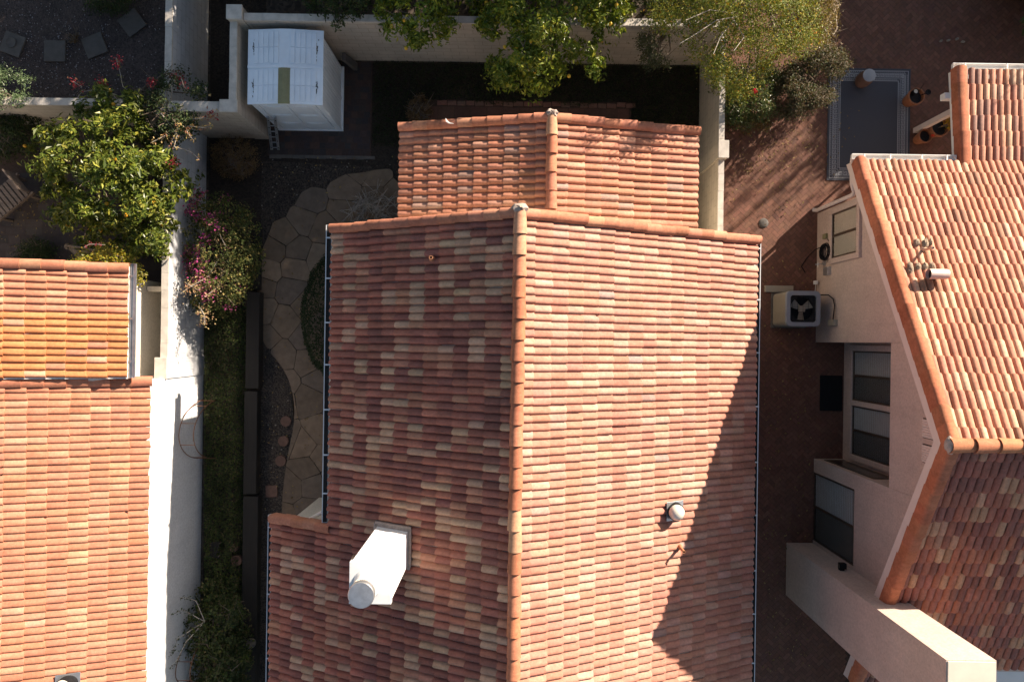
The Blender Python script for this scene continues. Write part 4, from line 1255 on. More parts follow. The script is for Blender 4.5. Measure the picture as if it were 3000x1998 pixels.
# ------------------------------------------------------------------ rug and patio things
q0 = P(2416, 199); q1 = P(2664, 211); q2 = P(2420, 529)
rugx, rugy = q2[0]+0.01, q2[1]
RW, RL = 2.10, 2.86
rug = thing("rug", "navy outdoor rug with a white Greek key border", "rug", (rugx+RW/2, rugy+RL/2, 0))
MB().prism(rrect(rugx, rugy, rugx+RW, rugy+RL, 0.01, 2), 0.006, 0.016).build("pile", M['rug'], rug)
mb = MB(); ZR0, ZR1 = 0.017, 0.0185
def frame(mb, ins, w):
    x0, x1, y0, y1 = rugx+ins, rugx+RW-ins, rugy+ins, rugy+RL-ins
    mb.box(x0, y0, ZR0, x1, y0+w, ZR1); mb.box(x0, y1-w, ZR0, x1, y1, ZR1)
    mb.box(x0, y0+w, ZR0, x0+w, y1-w, ZR1); mb.box(x1-w, y0+w, ZR0, x1, y1-w, ZR1)
frame(mb, 0.055, 0.014); frame(mb, 0.120, 0.010); frame(mb, 0.255, 0.010); frame(mb, 0.305, 0.016)
key = ["1111110", "1000010", "1011010", "1010010", "1011110", "1000000"]   # one unit of the meander, 6 rows x 7
cell = 0.0176
def put(fx, n):
    for u in range(n):
        for r_, row in enumerate(key):
            for c_, ch_ in enumerate(row):
                if ch_ == '1': fx(u*7+c_, r_)
def rect(ax, ay, bx, by): mb.box(min(ax, bx), min(ay, by), ZR0, max(ax, bx), max(ay, by), ZR1)
nx = int((RW-0.30)/(7*cell)); ny = int((RL-0.30)/(7*cell))
cx_ = (RW-0.30)/(nx*7); cy_ = (RL-0.30)/(ny*7)
b0 = 0.138
put(lambda c_, r_: rect(rugx+0.15+c_*cx_, rugy+b0+r_*cell, rugx+0.15+(c_+1)*cx_, rugy+b0+(r_+1)*cell), nx)
put(lambda c_, r_: rect(rugx+0.15+c_*cx_, rugy+RL-b0-r_*cell, rugx+0.15+(c_+1)*cx_, rugy+RL-b0-(r_+1)*cell), nx)
put(lambda c_, r_: rect(rugx+b0+r_*cell, rugy+0.15+c_*cy_, rugx+b0+(r_+1)*cell, rugy+0.15+(c_+1)*cy_), ny)
put(lambda c_, r_: rect(rugx+RW-b0-r_*cell, rugy+0.15+c_*cy_, rugx+RW-b0-(r_+1)*cell, rugy+0.15+(c_+1)*cy_), ny)
for ins, stp in ((0.088, 0.05), (0.285, 0.05)):
    k = 0
    while ins+0.06+k*stp < RW-ins-0.05:
        xx = rugx+ins+0.04+k*stp
        for yy in (rugy+ins, rugy+RL-ins): mb.box(xx, yy-0.010, ZR0, xx+0.022, yy+0.010, ZR1)
        k += 1
    k = 0
    while ins+0.06+k*stp < RL-ins-0.05:
        yy = rugy+ins+0.04+k*stp
        for xx in (rugx+ins, rugx+RW-ins): mb.box(xx-0.010, yy, ZR0, xx+0.010, yy+0.022, ZR1)
        k += 1
mb.build("border_pattern", M['rugwhite'], rug)
x, y, _ = P(2521, 241, 0.02)
st = thing("garden_stool", "drum stool with a pale round top on the navy rug", "stool", (x, y, 0.02))
MB().lathe(x, y, [(0.15, 0.02), (0.185, 0.12), (0.19, 0.26), (0.165, 0.43), (0.15, 0.445)], 28).build("drum", M['clay'], st, smooth=True)
MB().lathe(x, y, [(0.158, 0.445), (0.160, 0.458), (0.15, 0.464), (0.0, 0.466)], 28).build("top", M['aclid'], st, smooth=True)

def pot(px, py, r, h, label, kind='terracotta'):
    x, y, _ = P(px, py, h)
    t = thing("plant_pot", label, "pot", (x, y, 0), "terracotta pots by the patio post")
    MB().lathe(x, y, [(r*0.68, 0.0), (r*0.75, 0.02), (r*0.98, h*0.82), (r*1.08, h*0.83), (r*1.08, h), (r*0.94, h), (r*0.86, h*0.6)], 28, caps=False).build("body", M[kind], t, smooth=True)
    MB().lathe(x, y, [(r*0.9, h*0.74), (0.0, h*0.76)], 24, caps=False).build("soil", M['dark'], t)
    return t, x, y
t, x, y = pot(2686, 282, 0.19, 0.42, "terracotta pot with a candle and a scoop at the rug's corner")
MB().lathe(x-0.05, y+0.10, [(0.06, 0.36), (0.07, 0.47), (0.055, 0.475), (0.055, 0.44)], 16, caps=False).build("cup", M['black'], t, smooth=True)
MB().lathe(x-0.05, y+0.10, [(0.0, 0.455), (0.054, 0.455)], 16, caps=False).build("candle", M['cream_metal'], t)
mb = MB(); mb.tube([(x+0.05, y+0.0, 0.40), (x+0.20, y+0.05, 0.50)], 0.012, 6); mb.lathe(x+0.22, y+0.06, [(0.0, 0.49), (0.06, 0.50), (0.07, 0.53), (0.062, 0.535), (0.0, 0.505)], 14, caps=False); mb.tube([(x+0.02, y+0.04, 0.38), (x+0.06, y+0.24, 0.62)], 0.006, 5)
mb.build("scoop", M['black'], t)
t, x, y = pot(2713, 398, 0.16, 0.38, "smaller terracotta pot with a red tag, just below the patio post")
MB().box(x+0.13, y-0.02, 0.36, x+0.20, y+0.03, 0.41, (1, 0, 0)).build("tag", simple("red_tag", (0.55, 0.05, 0.02), 0.6), t)
t, x, y = pot(2756, 372, 0.22, 0.44, "large terracotta pot holding a yellow flowering plant behind the post")
pot_yellow = (x, y)
# chair by the corner of the house
x, y, _ = P(2492, 548, 0)
chair = thing("patio_chair", "slatted teak chair with a pale cushion at the corner of the pink house", "chair", (x, y, 0))
for k in range(6): MB().box(x-0.05, y-0.24+k*0.085, 0.40, x+0.50, y-0.24+k*0.085+0.07, 0.43).build("slat", M['teak'], chair)
for (dx, dy) in ((-0.03, -0.22), (0.44, -0.22), (-0.03, 0.24), (0.44, 0.24)): MB().box(x+dx, y+dy-0.02, 0, x+dx+0.04, y+dy+0.02, 0.40).build("leg", M['teak'], chair)
MB().box(x-0.12, y-0.26, 0.36, x-0.02, y+0.26, 0.86).build("cushion", M['blind'], chair, bevel=0.045)
# drain dome
x, y, _ = P(2237, 654, 0)
dc = MB().lathe(x, y, [(0.125, 0.004), (0.115, 0.02), (0.07, 0.035), (0.0, 0.04)], 24, caps=False).build("drain_cover", M['concrete'], smooth=True, origin=(x, y, 0))
tag(dc, "round pale drain cover in the sunlit brick patio", "drain")
# small stones on the shaded bricks
for i, (px, py, lab) in enumerate(((2757, 121, "leftmost of four small pale stones in a row on the shaded bricks"), (2779, 119, "second from left of four small pale stones on the shaded bricks"), (2804, 115, "third from left of four small pale stones on the shaded bricks"), (2821, 123, "rightmost and roundest of four small pale stones on the shaded bricks"))):
    x, y, _ = P(px, py, 0.04); mb = MB(); n = 10; vs = []
    rr = random.Random(i+40)
    for a_ in range(6):
        ph = -math.pi/2+math.pi*a_/5
        for k in range(n):
            w = 2*math.pi*k/n; q = 1+0.25*noise.noise(Vector((math.cos(w)+i*3, math.sin(w), ph)))
            ex, ey = 0.055*math.cos(w)*math.cos(ph)*q, 0.03*math.sin(w)*math.cos(ph)*q
            an = 0.45 if i < 3 else 0
            vs.append((x+ex*math.cos(an)-ey*math.sin(an), y+ex*math.sin(an)+ey*math.cos(an), 0.035+0.035*math.sin(ph)*q))
    mb.add(vs, [(a_*n+k, a_*n+(k+1) % n, (a_+1)*n+(k+1) % n, (a_+1)*n+k) for a_ in range(5) for k in range(n)])
    tag(mb.build("stone", M['stone'], smooth=True, origin=(x, y, 0)), lab, "stone", "small stones on the bricks")

# ------------------------------------------------------------------ garden things on the left side
def timber(px0, py0, px1, py1, h, label):
    a = P(px0, py0, h); b = P(px1, py1, h)
    x0, x1 = min(a[0], b[0]), max(a[0], b[0]); y0, y1 = min(a[1], b[1]), max(a[1], b[1])
    tag(MB().box(x0, y0, 0, x1, y1, h).build("landscape_timber", M['timber'], bevel=0.015, origin=((x0+x1)/2, (y0+y1)/2, 0)), label, "timber", "old timbers edging the planting bed")
timber(722, 855, 757, 1138, 0.30, "weathered timber edging the bed, topmost of the row, beside the bougainvillea")
timber(716, 1146, 750, 1448, 0.26, "dark weathered timber edging the bed, beside the three round stepping stones")
timber(712, 1454, 748, 2060, 0.26, "dark weathered timber edging the bed, beside the round white globe")
timber(742, 660, 762, 850, 0.12, "low weathered timber half hidden by the bougainvillea, below the shed")
def stepper(px, py, r, label, mat='clay', square=False):
    x, y, _ = P(px, py, 0.03)
    if square: o = MB().rbox(x, y, -0.01, 0.035, 2*r, 2*r, 0.03).build("stepping_stone", M[mat], bevel=0.008, origin=(x, y, 0))
    else: o = MB().lathe(x, y, [(r, -0.01), (r, 0.03), (r*0.96, 0.038), (0, 0.038)], 28).build("stepping_stone", M[mat], smooth=True, origin=(x, y, 0))
    tag(o, label, "stepping stone", "stepping stones in the gravel")
stepper(837, 1234, 0.135, "round clay stepping stone in the gravel, nearest the black hedge")
stepper(830, 1292, 0.135, "round clay stepping stone in the gravel, middle of the three")
stepper(822, 1350, 0.14, "round clay stepping stone in the gravel, nearest the square brick one")
stepper(795, 1439, 0.15, "square red clay stepping stone in the gravel", 'clay', True)
def pad(px, py, ang, label):
    x, y, _ = P(px, py, 0.04)
    tag(MB().rbox(x, y, -0.01, 0.045, 0.54, 0.54, math.radians(ang)).build("concrete_pad", M['concrete'], bevel=0.01, origin=(x, y, 0)), label, "paver", "square concrete pads in the gravel yard")
    return x, y
px_, py_ = pad(36, 130, -20, "tilted square concrete pad with a round dish on it, at the left edge")
tag(MB().lathe(px_-0.02, py_+0.03, [(0.09, 0.046), (0.135, 0.07), (0.125, 0.075), (0.09, 0.055), (0.0, 0.052)], 28).build("dish", M['concrete'], smooth=True, origin=(px_, py_, 0.045)), "round grey dish on the concrete pad at the left edge", "dish")
pad(160, 150, 0, "square concrete pad lying straight in the gravel yard")
pad(276, 134, 22, "slightly turned square concrete pad right of the straight one")
pad(386, 67, 38, "most turned square concrete pad, nearest the grey wall")
# trellis hoops
def trellis(ya, yb, label):
    t = thing("trellis", label, "trellis", (-7.6, (ya+yb)/2, 0), "rusty hoop trellises on the white wall")
    for X in (-7.76, -7.42):
        pts_ = [(X, (ya+yb)/2+(yb-ya)/2*math.cos(w), 0.05+1.38*math.sin(w)) for w in [math.pi*k/20 for k in range(21)]]
        MB().tube(pts_, 0.011, 6).build("hoop", M['rust'], t, smooth=True)
    for w in (0.22, 0.55, 1.2, 1.9, 2.6, 2.9):
        w = w*math.pi/3.14
        y, z = (ya+yb)/2+(yb-ya)/2*math.cos(w), 0.05+1.38*math.sin(w)
        MB().tube([(-7.76, y, z), (-7.42, y, z)], 0.008, 6).build("rung", M['rust'], t)
    return t
trellis(-3.05, -1.58, "rusty hoop trellis standing against the middle of the white wall")
trellis(-8.5, -7.25, "rusty hoop trellis in the dark vine at the bottom of the white wall")
x, y, _ = P(682, 1608, 0.3)
cp = thing("clay_disc_pot", "small clay pot upside down in the planting bed", "pot", (x, y, 0))
MB().lathe(x, y, [(0.10, 0.0), (0.085, 0.28), (0.08, 0.30), (0, 0.30)], 20).build("body", M['clay'], cp, smooth=True)
x, y, _ = P(735, 1884, 0.45)
gl = thing("garden_globe", "round white globe beside the timber edging near the bottom", "globe", (x, y, 0))
MB().lathe(x, y, [(0.02, 0.0), (0.02, 0.33)], 10).build("stem", M['black'], gl)
MB().lathe(x, y, [(0.12*math.cos(-math.pi/2+math.pi*k/12), 0.44+0.12*math.sin(-math.pi/2+math.pi*k/12)) for k in range(13)], 24, caps=False).build("ball", M['concrete'], gl, smooth=True)
x, y, _ = P(628, 1612, 0.35)
rk = thing("plant_rack", "small wooden slatted rack in the bed by the white wall", "rack", (x, y, 0))
for k in range(4): MB().rbox(x-0.08+0.05*k, y+0.02, 0.36, 0.375, 0.035, 0.42, -0.25).build("slat", M['timber'], rk)
for k in range(3): MB().rbox(x+0.0, y-0.15+0.14*k, 0.345, 0.36, 0.26, 0.03, -0.25).build("batten", M['timber'], rk)
for dx, dy in ((-0.1, -0.15), (0.1, -0.15), (0.1, 0.15), (-0.1, 0.15)): MB().box(x+dx-0.012, y+dy-0.012, 0, x+dx+0.012, y+dy+0.012, 0.35).build("leg", M['benchwood'], rk)
x, y, _ = P(692, 1642, 0.25)
pl = MB().tube([(x+0.13*math.cos(w), y+0.12*math.sin(w), 0.25) for w in [2*math.pi*k/20 for k in range(20)]], 0.012, 6, closed=True)
pl.lathe(x, y, [(0.08, 0.0), (0.13, 0.25), (0.11, 0.23), (0.0, 0.16)], 20, caps=False)
tag(pl.build("garden_bowl", M['clay'], smooth=True, origin=(x, y, 0)), "round bowl half hidden by leaves in the bed", "bowl")
# bench on the neighbour's patio
bcx, bcy, _ = P(18, 578, 0.45)
bench = thing("wooden_bench", "dark slatted wooden bench at the left edge on the paver patio", "bench", (bcx, bcy, 0))
ang = math.radians(-50); ca, sa = math.cos(ang), math.sin(ang)
for k in range(8):
    off = -0.42+k*0.12
    MB().rbox(bcx - off*sa*1.0, bcy + off*ca, 0.42, 0.45, 0.62, 0.085, ang).build("slat", M['benchwood'], bench)
for sgn in (-1, 1):
    MB().rbox(bcx+sgn*0.30*ca, bcy+sgn*0.30*sa, 0.35, 0.42, 0.05, 1.15, ang).build("rail", M['benchwood'], bench)
    for s2 in (-1, 1):
        MB().rbox(bcx+sgn*0.30*ca-s2*0.45*sa, bcy+sgn*0.30*sa+s2*0.45*ca, 0, 0.35, 0.06, 0.06, ang).build("leg", M['benchwood'], bench)
for k in range(9):
    zz = 0.50+k*0.045
    MB().rbox(bcx-0.54*sa, bcy+0.54*ca, zz, zz+0.03, 0.62, 0.03, ang).build("back_slat", M['benchwood'], bench)

# ------------------------------------------------------------------ plants
def edge_dist(x, y, poly):
    d = 1e9; n = len(poly)
    for i in range(n):
        ax, ay = poly[i]; bx, by = poly[(i+1) % n]
        vx, vy = bx-ax, by-ay
        t = max(0, min(1, ((x-ax)*vx+(y-ay)*vy)/(vx*vx+vy*vy+1e-9)))
        d = min(d, math.hypot(x-ax-vx*t, y-ay-vy*t))
    return d

def leaves(centers, normals, size, pal, r, aspect=0.42, updir=0.5, outw=0.6, curl=0.12, sizevar=0.3):
    n = len(centers)
    nrm = r.normal(0, 1, (n, 3))*0.75 + normals*outw + np.array([0, 0, updir]) + np.array(sdir)*0.35
    nrm /= np.linalg.norm(nrm, axis=1, keepdims=True)+1e-9
    t = r.normal(0, 1, (n, 3)) + normals*0.5
    t -= nrm*(t*nrm).sum(1, keepdims=True); t /= np.linalg.norm(t, axis=1, keepdims=True)+1e-9
    b = np.cross(nrm, t)
    L = (size*r.normal(1, sizevar, n).clip(0.45, 1.8))[:, None]
    W = L*aspect*0.5
    p0 = centers - t*L*0.5
    p2 = centers + t*L*0.5 - nrm*L*curl
    m1 = centers - t*L*0.05 + b*W + nrm*L*curl*0.6
    m2 = centers - t*L*0.05 - b*W + nrm*L*curl*0.6
    V = np.stack([p0, m1, p2, m2], 1).reshape(-1, 3)
    F = np.arange(4*n).reshape(n, 4)
    return V, F, pick(pal, n, r)

def crown(name, outline, h_top, h_edge, n_clump, per, size, pal, parent, seed, clump_r=0.22, thick=0.6, gap=0.0, mat='leaf', aspect=0.42, updir=0.5, nscale=2.2, fill=0.25, flat=0.55, h_low=None):
    """foliage clumps spread through a dome over the outline given on the plan"""
    r = np.random.default_rng(seed); rr = random.Random(seed)
    xs = [p[0] for p in outline]; ys = [p[1] for p in outline]
    dm = 1e-6; cand = []; tries = 0
    while len(cand) < n_clump and tries < n_clump*40:
        tries += 1
        x = rr.uniform(min(xs), max(xs)); y = rr.uniform(min(ys), max(ys))
        if not inpoly(x, y, outline): continue
        nz = noise.noise(Vector((x*nscale*0.008, y*nscale*0.008, seed*1.37)))
        if nz < gap-0.35+rr.uniform(-0.1, 0.1) and gap > 0: continue
        d = edge_dist(x, y, outline); dm = max(dm, d)
        cand.append((x, y, d, nz))
    cs = []; ns = []
    for (x, y, d, nz) in cand:
        q = min(1.0, d/dm*1.25)
        top = h_edge + (h_top-h_edge)*math.sqrt(q) + nz*0.5*(h_top-h_edge)
        if rr.random() < fill: h = top - rr.uniform(0.3, 1.0)*thick*2
        else: h = top - abs(rr.gauss(0, 0.3))*thick
        h = max(h, h_low if h_low is not None else 0.12)
        cs.append(P(x, y, h))
    cs = np.array(cs)
    ctr = cs.mean(0); ctr[2] = h_edge*0.6
    out = cs - ctr; out /= np.linalg.norm(out, axis=1, keepdims=True)+1e-9
    idx = np.repeat(np.arange(len(cs)), per)
    dirs = r.normal(0, 1, (len(idx), 3)); dirs /= np.linalg.norm(dirs, axis=1, keepdims=True)
    rad = clump_r*r.normal(1, 0.3, len(cs)).clip(0.5, 1.6)[idx]*r.random(len(idx))**0.45
    pos = cs[idx] + dirs*rad[:, None]*np.array([1, 1, flat])
    pos[:, 2] = np.maximum(pos[:, 2], 0.03)
    nr = out[idx]*0.6 + dirs*0.7
    V, F, Cc = leaves(pos, nr, size, pal, r, aspect, updir)
    # some clumps are younger and lighter growth
    lum = r.normal(1, 0.16, len(cs)).clip(0.6, 1.45)[idx]
    return mesh_np(name, V, F, Cc*lum[:, None], M[mat], parent), cs

def trunk(name, base, cs, parent, seed, r0=0.09, limbs=14, h0=0.5, mat='bark'):
    rr = random.Random(seed); mb = MB()
    b = Vector(base); top = b + Vector((0, 0, h0))
    mb.tube([b, b+Vector((0.01, 0.02, h0*0.5)), top], [r0*1.25, r0, r0*0.9], 10)
    for k in range(min(limbs, len(cs))):
        e = Vector(cs[rr.randrange(len(cs))])
        m1 = top.lerp(e, 0.35) + Vector((rr.uniform(-0.1, 0.1), rr.uniform(-0.1, 0.1), 0.12))
        m2 = top.lerp(e, 0.7) + Vector((rr.uniform(-0.12, 0.12), rr.uniform(-0.12, 0.12), 0.1))
        mb.tube([top-Vector((0, 0, 0.08)), m1, m2, e], [r0*0.6, r0*0.38, r0*0.22, 0.006], 6)
        for j in range(3):
            c = m2.lerp(e, rr.random()); mb.tube([c, c+Vector((rr.uniform(-0.3, 0.3), rr.uniform(-0.3, 0.3), rr.uniform(-0.05, 0.3)))], [0.010, 0.003], 4)
    return mb.build(name, M[mat], parent, smooth=True)

def fruits(cs, n, parent, seed, r=0.042, mat='fruit'):
    rr = random.Random(seed); me = None
    for k in range(n):
        c = cs[rr.randrange(len(cs))]
        p = (c[0]+rr.uniform(-0.22, 0.22), c[1]+rr.uniform(-0.22, 0.22), c[2]+rr.uniform(-0.10, 0.08))
        if me is None:
            mb = MB(); mb.lathe(0, 0, [(0, -r*1.1), (r*0.5, -r*0.95), (r*0.9, -r*0.5), (r, 0), (r*0.88, r*0.55), (r*0.5, r*0.95), (0.0, r*1.12)], 12, caps=False)
            o = mb.build("fruit", M[mat], None, smooth=True); me = o.data
        else:
            o = bpy.data.objects.new("fruit", me); col.objects.link(o)
        o.parent = parent; OFF[o] = OFF[parent]
        o.location = Vector(p) - Vector(OFF[parent])
        o.rotation_euler = (rr.uniform(0, 3), rr.uniform(0, 3), 0)

def spray(parent, name, pts_px, h0, h1, seed, n, size, pal, mat='leaf', twig='twig', r=0.05):
    """arching shoots with small leaves or bracts: list of polylines given on the plan"""
    rr = random.Random(seed); rg = np.random.default_rng(seed)
    mb = MB(); C_ = []; N_l = []
    for line in pts_px:
        pts_ = [P(x, y, h0+(h1-h0)*i/(max(1, len(line)-1))) for i, (x, y) in enumerate(line)]
        mb.tube(pts_, [0.010*(1-0.7*i/len(pts_)) for i in range(len(pts_))], 5)
        for k in range(n):
            s_ = rr.random()*(len(pts_)-1); i = min(int(s_), len(pts_)-2); f = s_-i
            c = Vector(pts_[i]).lerp(Vector(pts_[i+1]), f)
            C_.append(c + Vector((rr.gauss(0, r), rr.gauss(0, r), rr.gauss(0, r*0.6)))); N_l.append((rr.gauss(0, 1), rr.gauss(0, 1), 0.5))
    V, F, Cc = leaves(np.array(C_), np.array(N_l), size, pal, rg, 0.55)
    o = mesh_np(name, V, F, Cc, M[mat], parent)
    mb.build("shoots", M[twig], parent)
    return o

PAL_CITRUS = [(1.6, (0.23, 0.235, 0.042)), (5, (0.083, 0.110, 0.016)), (3, (0.122, 0.148, 0.020)), (2, (0.055, 0.082, 0.014)), (1.0, (0.222, 0.214, 0.029))]
PAL_LEMON = [(1.2, (0.24, 0.25, 0.04)), (5, (0.112, 0.159, 0.018)), (3, (0.180, 0.223, 0.022)), (2, (0.075, 0.115, 0.016)), (1, (0.300, 0.297, 0.030))]
PAL_OLIVE = [(5, (0.127, 0.155, 0.018)), (3, (0.185, 0.181, 0.022)), (2, (0.087, 0.123, 0.016)), (1.0, (0.292, 0.224, 0.022)), (0.25, (0.350, 0.149, 0.014))]
PAL_DARK = [(4, (0.035, 0.055, 0.018)), (2, (0.055, 0.075, 0.022)), (1, (0.07, 0.06, 0.03))]
PAL_RED = [(4, (0.10, 0.075, 0.045)), (3, (0.075, 0.085, 0.035)), (2, (0.15, 0.11, 0.07)), (1, (0.05, 0.06, 0.025))]
PAL_BOUG = [(4, (0.053, 0.070, 0.016)), (2, (0.096, 0.097, 0.022)), (1.2, (0.211, 0.167, 0.051))]
PAL_MAGENTA = [(4, (0.345, 0.036, 0.184)), (2, (0.483, 0.084, 0.253)), (2, (0.575, 0.240, 0.253)), (1, (0.184, 0.012, 0.149))]
PAL_REDFL = [(3, (0.26, 0.02, 0.04)), (2, (0.32, 0.06, 0.08)), (1, (0.28, 0.12, 0.08))]
PAL_BOX = [(4, (0.014, 0.029, 0.008)), (2, (0.021, 0.041, 0.010)), (0.6, (0.035, 0.052, 0.014))]
PAL_IVY = [(4, (0.034, 0.052, 0.013)), (2, (0.055, 0.068, 0.019)), (1, (0.097, 0.080, 0.036)), (0.8, (0.068, 0.088, 0.013))]
PAL_DRY = [(3, (0.16, 0.095, 0.045)), (2, (0.20, 0.13, 0.06)), (1, (0.10, 0.065, 0.035))]
PAL_YEL = [(3, (0.26, 0.22, 0.02)), (3, (0.18, 0.19, 0.025)), (1, (0.34, 0.24, 0.03))]
PAL_SILV = [(3, (0.10, 0.15, 0.07)), (2, (0.15, 0.20, 0.10)), (1, (0.07, 0.11, 0.05))]

def plant(name, label, cat, px, py, outline, h_top, h_edge, n, per, size, pal, seed, group=None, tr=True, r0=0.07, limbs=10, h0=0.4, cname="crown", bark='bark', **kw):
    b = P(px, py, 0)
    t = thing(name, label, cat, b, group)
    o, cs = crown(cname, outline, h_top, h_edge, n, per, size, pal, t, seed, **kw)
    if tr: trunk("trunk", b, cs, t, seed, r0, limbs, h0, bark)
    return t, cs

# orange tree on the left
T1 = [(72, 440), (105, 372), (160, 345), (205, 330), (205, 300), (270, 300), (300, 232), (370, 242), (415, 290), (425, 345), (420, 420), (500, 440), (520, 470), (480, 500), (500, 505), (555, 495), (570, 525), (545, 570), (520, 600), (520, 690), (500, 745), (430, 775), (380, 740), (330, 700), (250, 725), (200, 690), (150, 640), (130, 570), (85, 540), (70, 500)]
t, cs = plant("orange_tree", "big round orange tree with fruit over the grey block wall on the left", "tree", 330, 520, T1, 3.1, 1.7, 430, 42, 0.12, PAL_CITRUS, 101, "citrus trees", gap=0.24, clump_r=0.20, thick=0.95, h0=0.7, limbs=26, fill=0.42, nscale=2.6)
fruits(cs, 20, t, 5, 0.042)
# bougainvillea on the wall
B1 = [(530, 590), (560, 562), (640, 575), (700, 590), (752, 640), (765, 760), (735, 850), (690, 905), (640, 930), (575, 900), (530, 850), (515, 760), (520, 660)]
t, cs = plant("bougainvillea", "magenta flowering bougainvillea sprawling off the grey wall into the bed", "shrub", 660, 740, B1, 1.75, 0.75, 330, 34, 0.055, PAL_BOUG, 103, "bougainvilleas", clump_r=0.19, thick=0.5, limbs=20, mat='leaf_dull', aspect=0.6, flat=0.8)
r_ = np.random.default_rng(9)
west = cs[cs[:, 0] < np.quantile(cs[:, 0], 0.62)]
sel = west[r_.choice(len(west), 46)]
idx = np.repeat(np.arange(len(sel)), 26)
pos = sel[idx] + r_.normal(0, 0.075, (len(idx), 3)) + np.array([0, 0, 0.10])
V, F, Cc = leaves(pos, np.tile([0, 0, 1.0], (len(idx), 1)), 0.048, PAL_MAGENTA, r_, 0.75)
mesh_np("flowers", V, F, Cc, M['petal'], t)
spray(t, "dry_leaves", [[(600, 800), (570, 830), (530, 860)], [(640, 760), (610, 810), (560, 840)], [(620, 830), (580, 850), (545, 830)], [(660, 790), (640, 840), (600, 870)], [(600, 640), (640, 680), (660, 720)], [(585, 900), (600, 925), (600, 950)]], 1.5, 1.85, 17, 150, 0.04, [(2, (0.40, 0.30, 0.15)), (1, (0.35, 0.20, 0.12))], r=0.08)
# red bougainvillea behind the orange tree
B2 = [(455, 235), (500, 205), (560, 215), (600, 260), (640, 300), (640, 330), (590, 380), (500, 420), (450, 440), (420, 380), (415, 300)]
t, cs = plant("bougainvillea", "dark red bougainvillea with thorny shoots where the grey wall meets the short wall", "shrub", 470, 330, B2, 2.3, 1.9, 120, 34, 0.055, PAL_DARK, 107, "bougainvilleas", clump_r=0.2, thick=0.5, h0=1.2, limbs=14, mat='leaf_dull', aspect=0.6, gap=0.25)
spray(t, "dry_leaves", [[(470, 330), (520, 395), (510, 430), (560, 445), (585, 470)], [(500, 420), (520, 380), (523, 355)], [(545, 370), (600, 375), (622, 368)], [(560, 350), (610, 345), (640, 320)], [(470, 415), (490, 395), (440, 420)], [(545, 372), (550, 390), (565, 410)]], 2.2, 2.4, 19, 60, 0.045, [(2, (0.42, 0.31, 0.13)), (1, (0.30, 0.14, 0.08))], r=0.035)
spray(t, "flowers", [[(500, 215), (530, 225), (540, 260)], [(340, 170), (345, 190)], [(285, 235), (310, 248)], [(215, 240), (240, 255)], [(610, 335), (635, 338)], [(505, 480), (515, 475)], [(440, 245), (450, 240)]], 2.2, 2.3, 23, 55, 0.055, PAL_REDFL, 'petal', r=0.06)
spray(t, "shoot_leaves", [[(420, 300), (360, 255), (345, 180)], [(400, 300), (290, 262), (240, 270), (225, 290)], [(350, 300), (300, 245)], [(300, 262), (270, 290)]], 2.0, 2.25, 29, 45, 0.045, [(2, (0.20, 0.19, 0.06)), (1, (0.30, 0.22, 0.10))], r=0.03)
# brown shrub below the short wall
t, cs = plant("dry_shrub", "round brownish shrub against the short block wall left of the ladder", "shrub", 685, 470, [(620, 430), (660, 402), (720, 405), (752, 440), (750, 490), (720, 525), (660, 520), (625, 490)], 0.85, 0.35, 150, 44, 0.035, PAL_DRY, 111, mat='leaf_dull', clump_r=0.13, limbs=16, h0=0.2, r0=0.03)
# clipped hedge under the gutter
hx, hy, _ = P(975, 922, 1.0)
t = thing("clipped_hedge", "dark clipped oval hedge half hidden under the house gutter", "hedge", (hx, hy, 0))
r_ = np.random.default_rng(3); n = 15000
d = r_.normal(0, 1, (n, 3)); d /= np.linalg.norm(d, axis=1, keepdims=True); d[:, 2] = np.abs(d[:, 2])
lump = np.array([1+0.05*noise.noise(Vector((a*5, b*5, c*5))) for a, b, c in d])
pos = np.array([hx, hy, 0.1]) + d*np.array([0.98, 1.66, 1.05])*(lump*r_.uniform(0.93, 1.01, n))[:, None]
V, F, Cc = leaves(pos, d, 0.042, PAL_BOX, r_, 0.6, 0.2, 1.0)
mesh_np("foliage", V, F, Cc, M['leaf_dull'], t)
MB().tube([(hx, hy, 0), (hx, hy, 0.6)], [0.06, 0.03], 8).build("trunk", M['bark'], t)
# dry twiggy bush
t, cs = plant("dry_bush", "leafless brown twiggy bush between flagstones and the rear roof", "shrub", 1080, 605, [(1000, 620), (1040, 570), (1100, 545), (1160, 555), (1185, 640), (1100, 660), (1020, 655)], 0.8, 0.3, 110, 30, 0.03, PAL_DRY, 113, mat='leaf_dull', clump_r=0.14, limbs=60, h0=0.12, r0=0.022, bark='twig', aspect=0.2)
# bush lit beside the slabs
t, cs = plant("dry_bush", "small brown leafy bush beside the terracotta slabs at the lawn edge", "shrub", 1225, 320, [(1180, 310), (1215, 280), (1250, 275), (1265, 320), (1250, 360), (1200, 360)], 0.35, 0.15, 70, 40, 0.04, PAL_DRY, 115, mat='leaf_dull', clump_r=0.1, limbs=10, h0=0.1, r0=0.02)
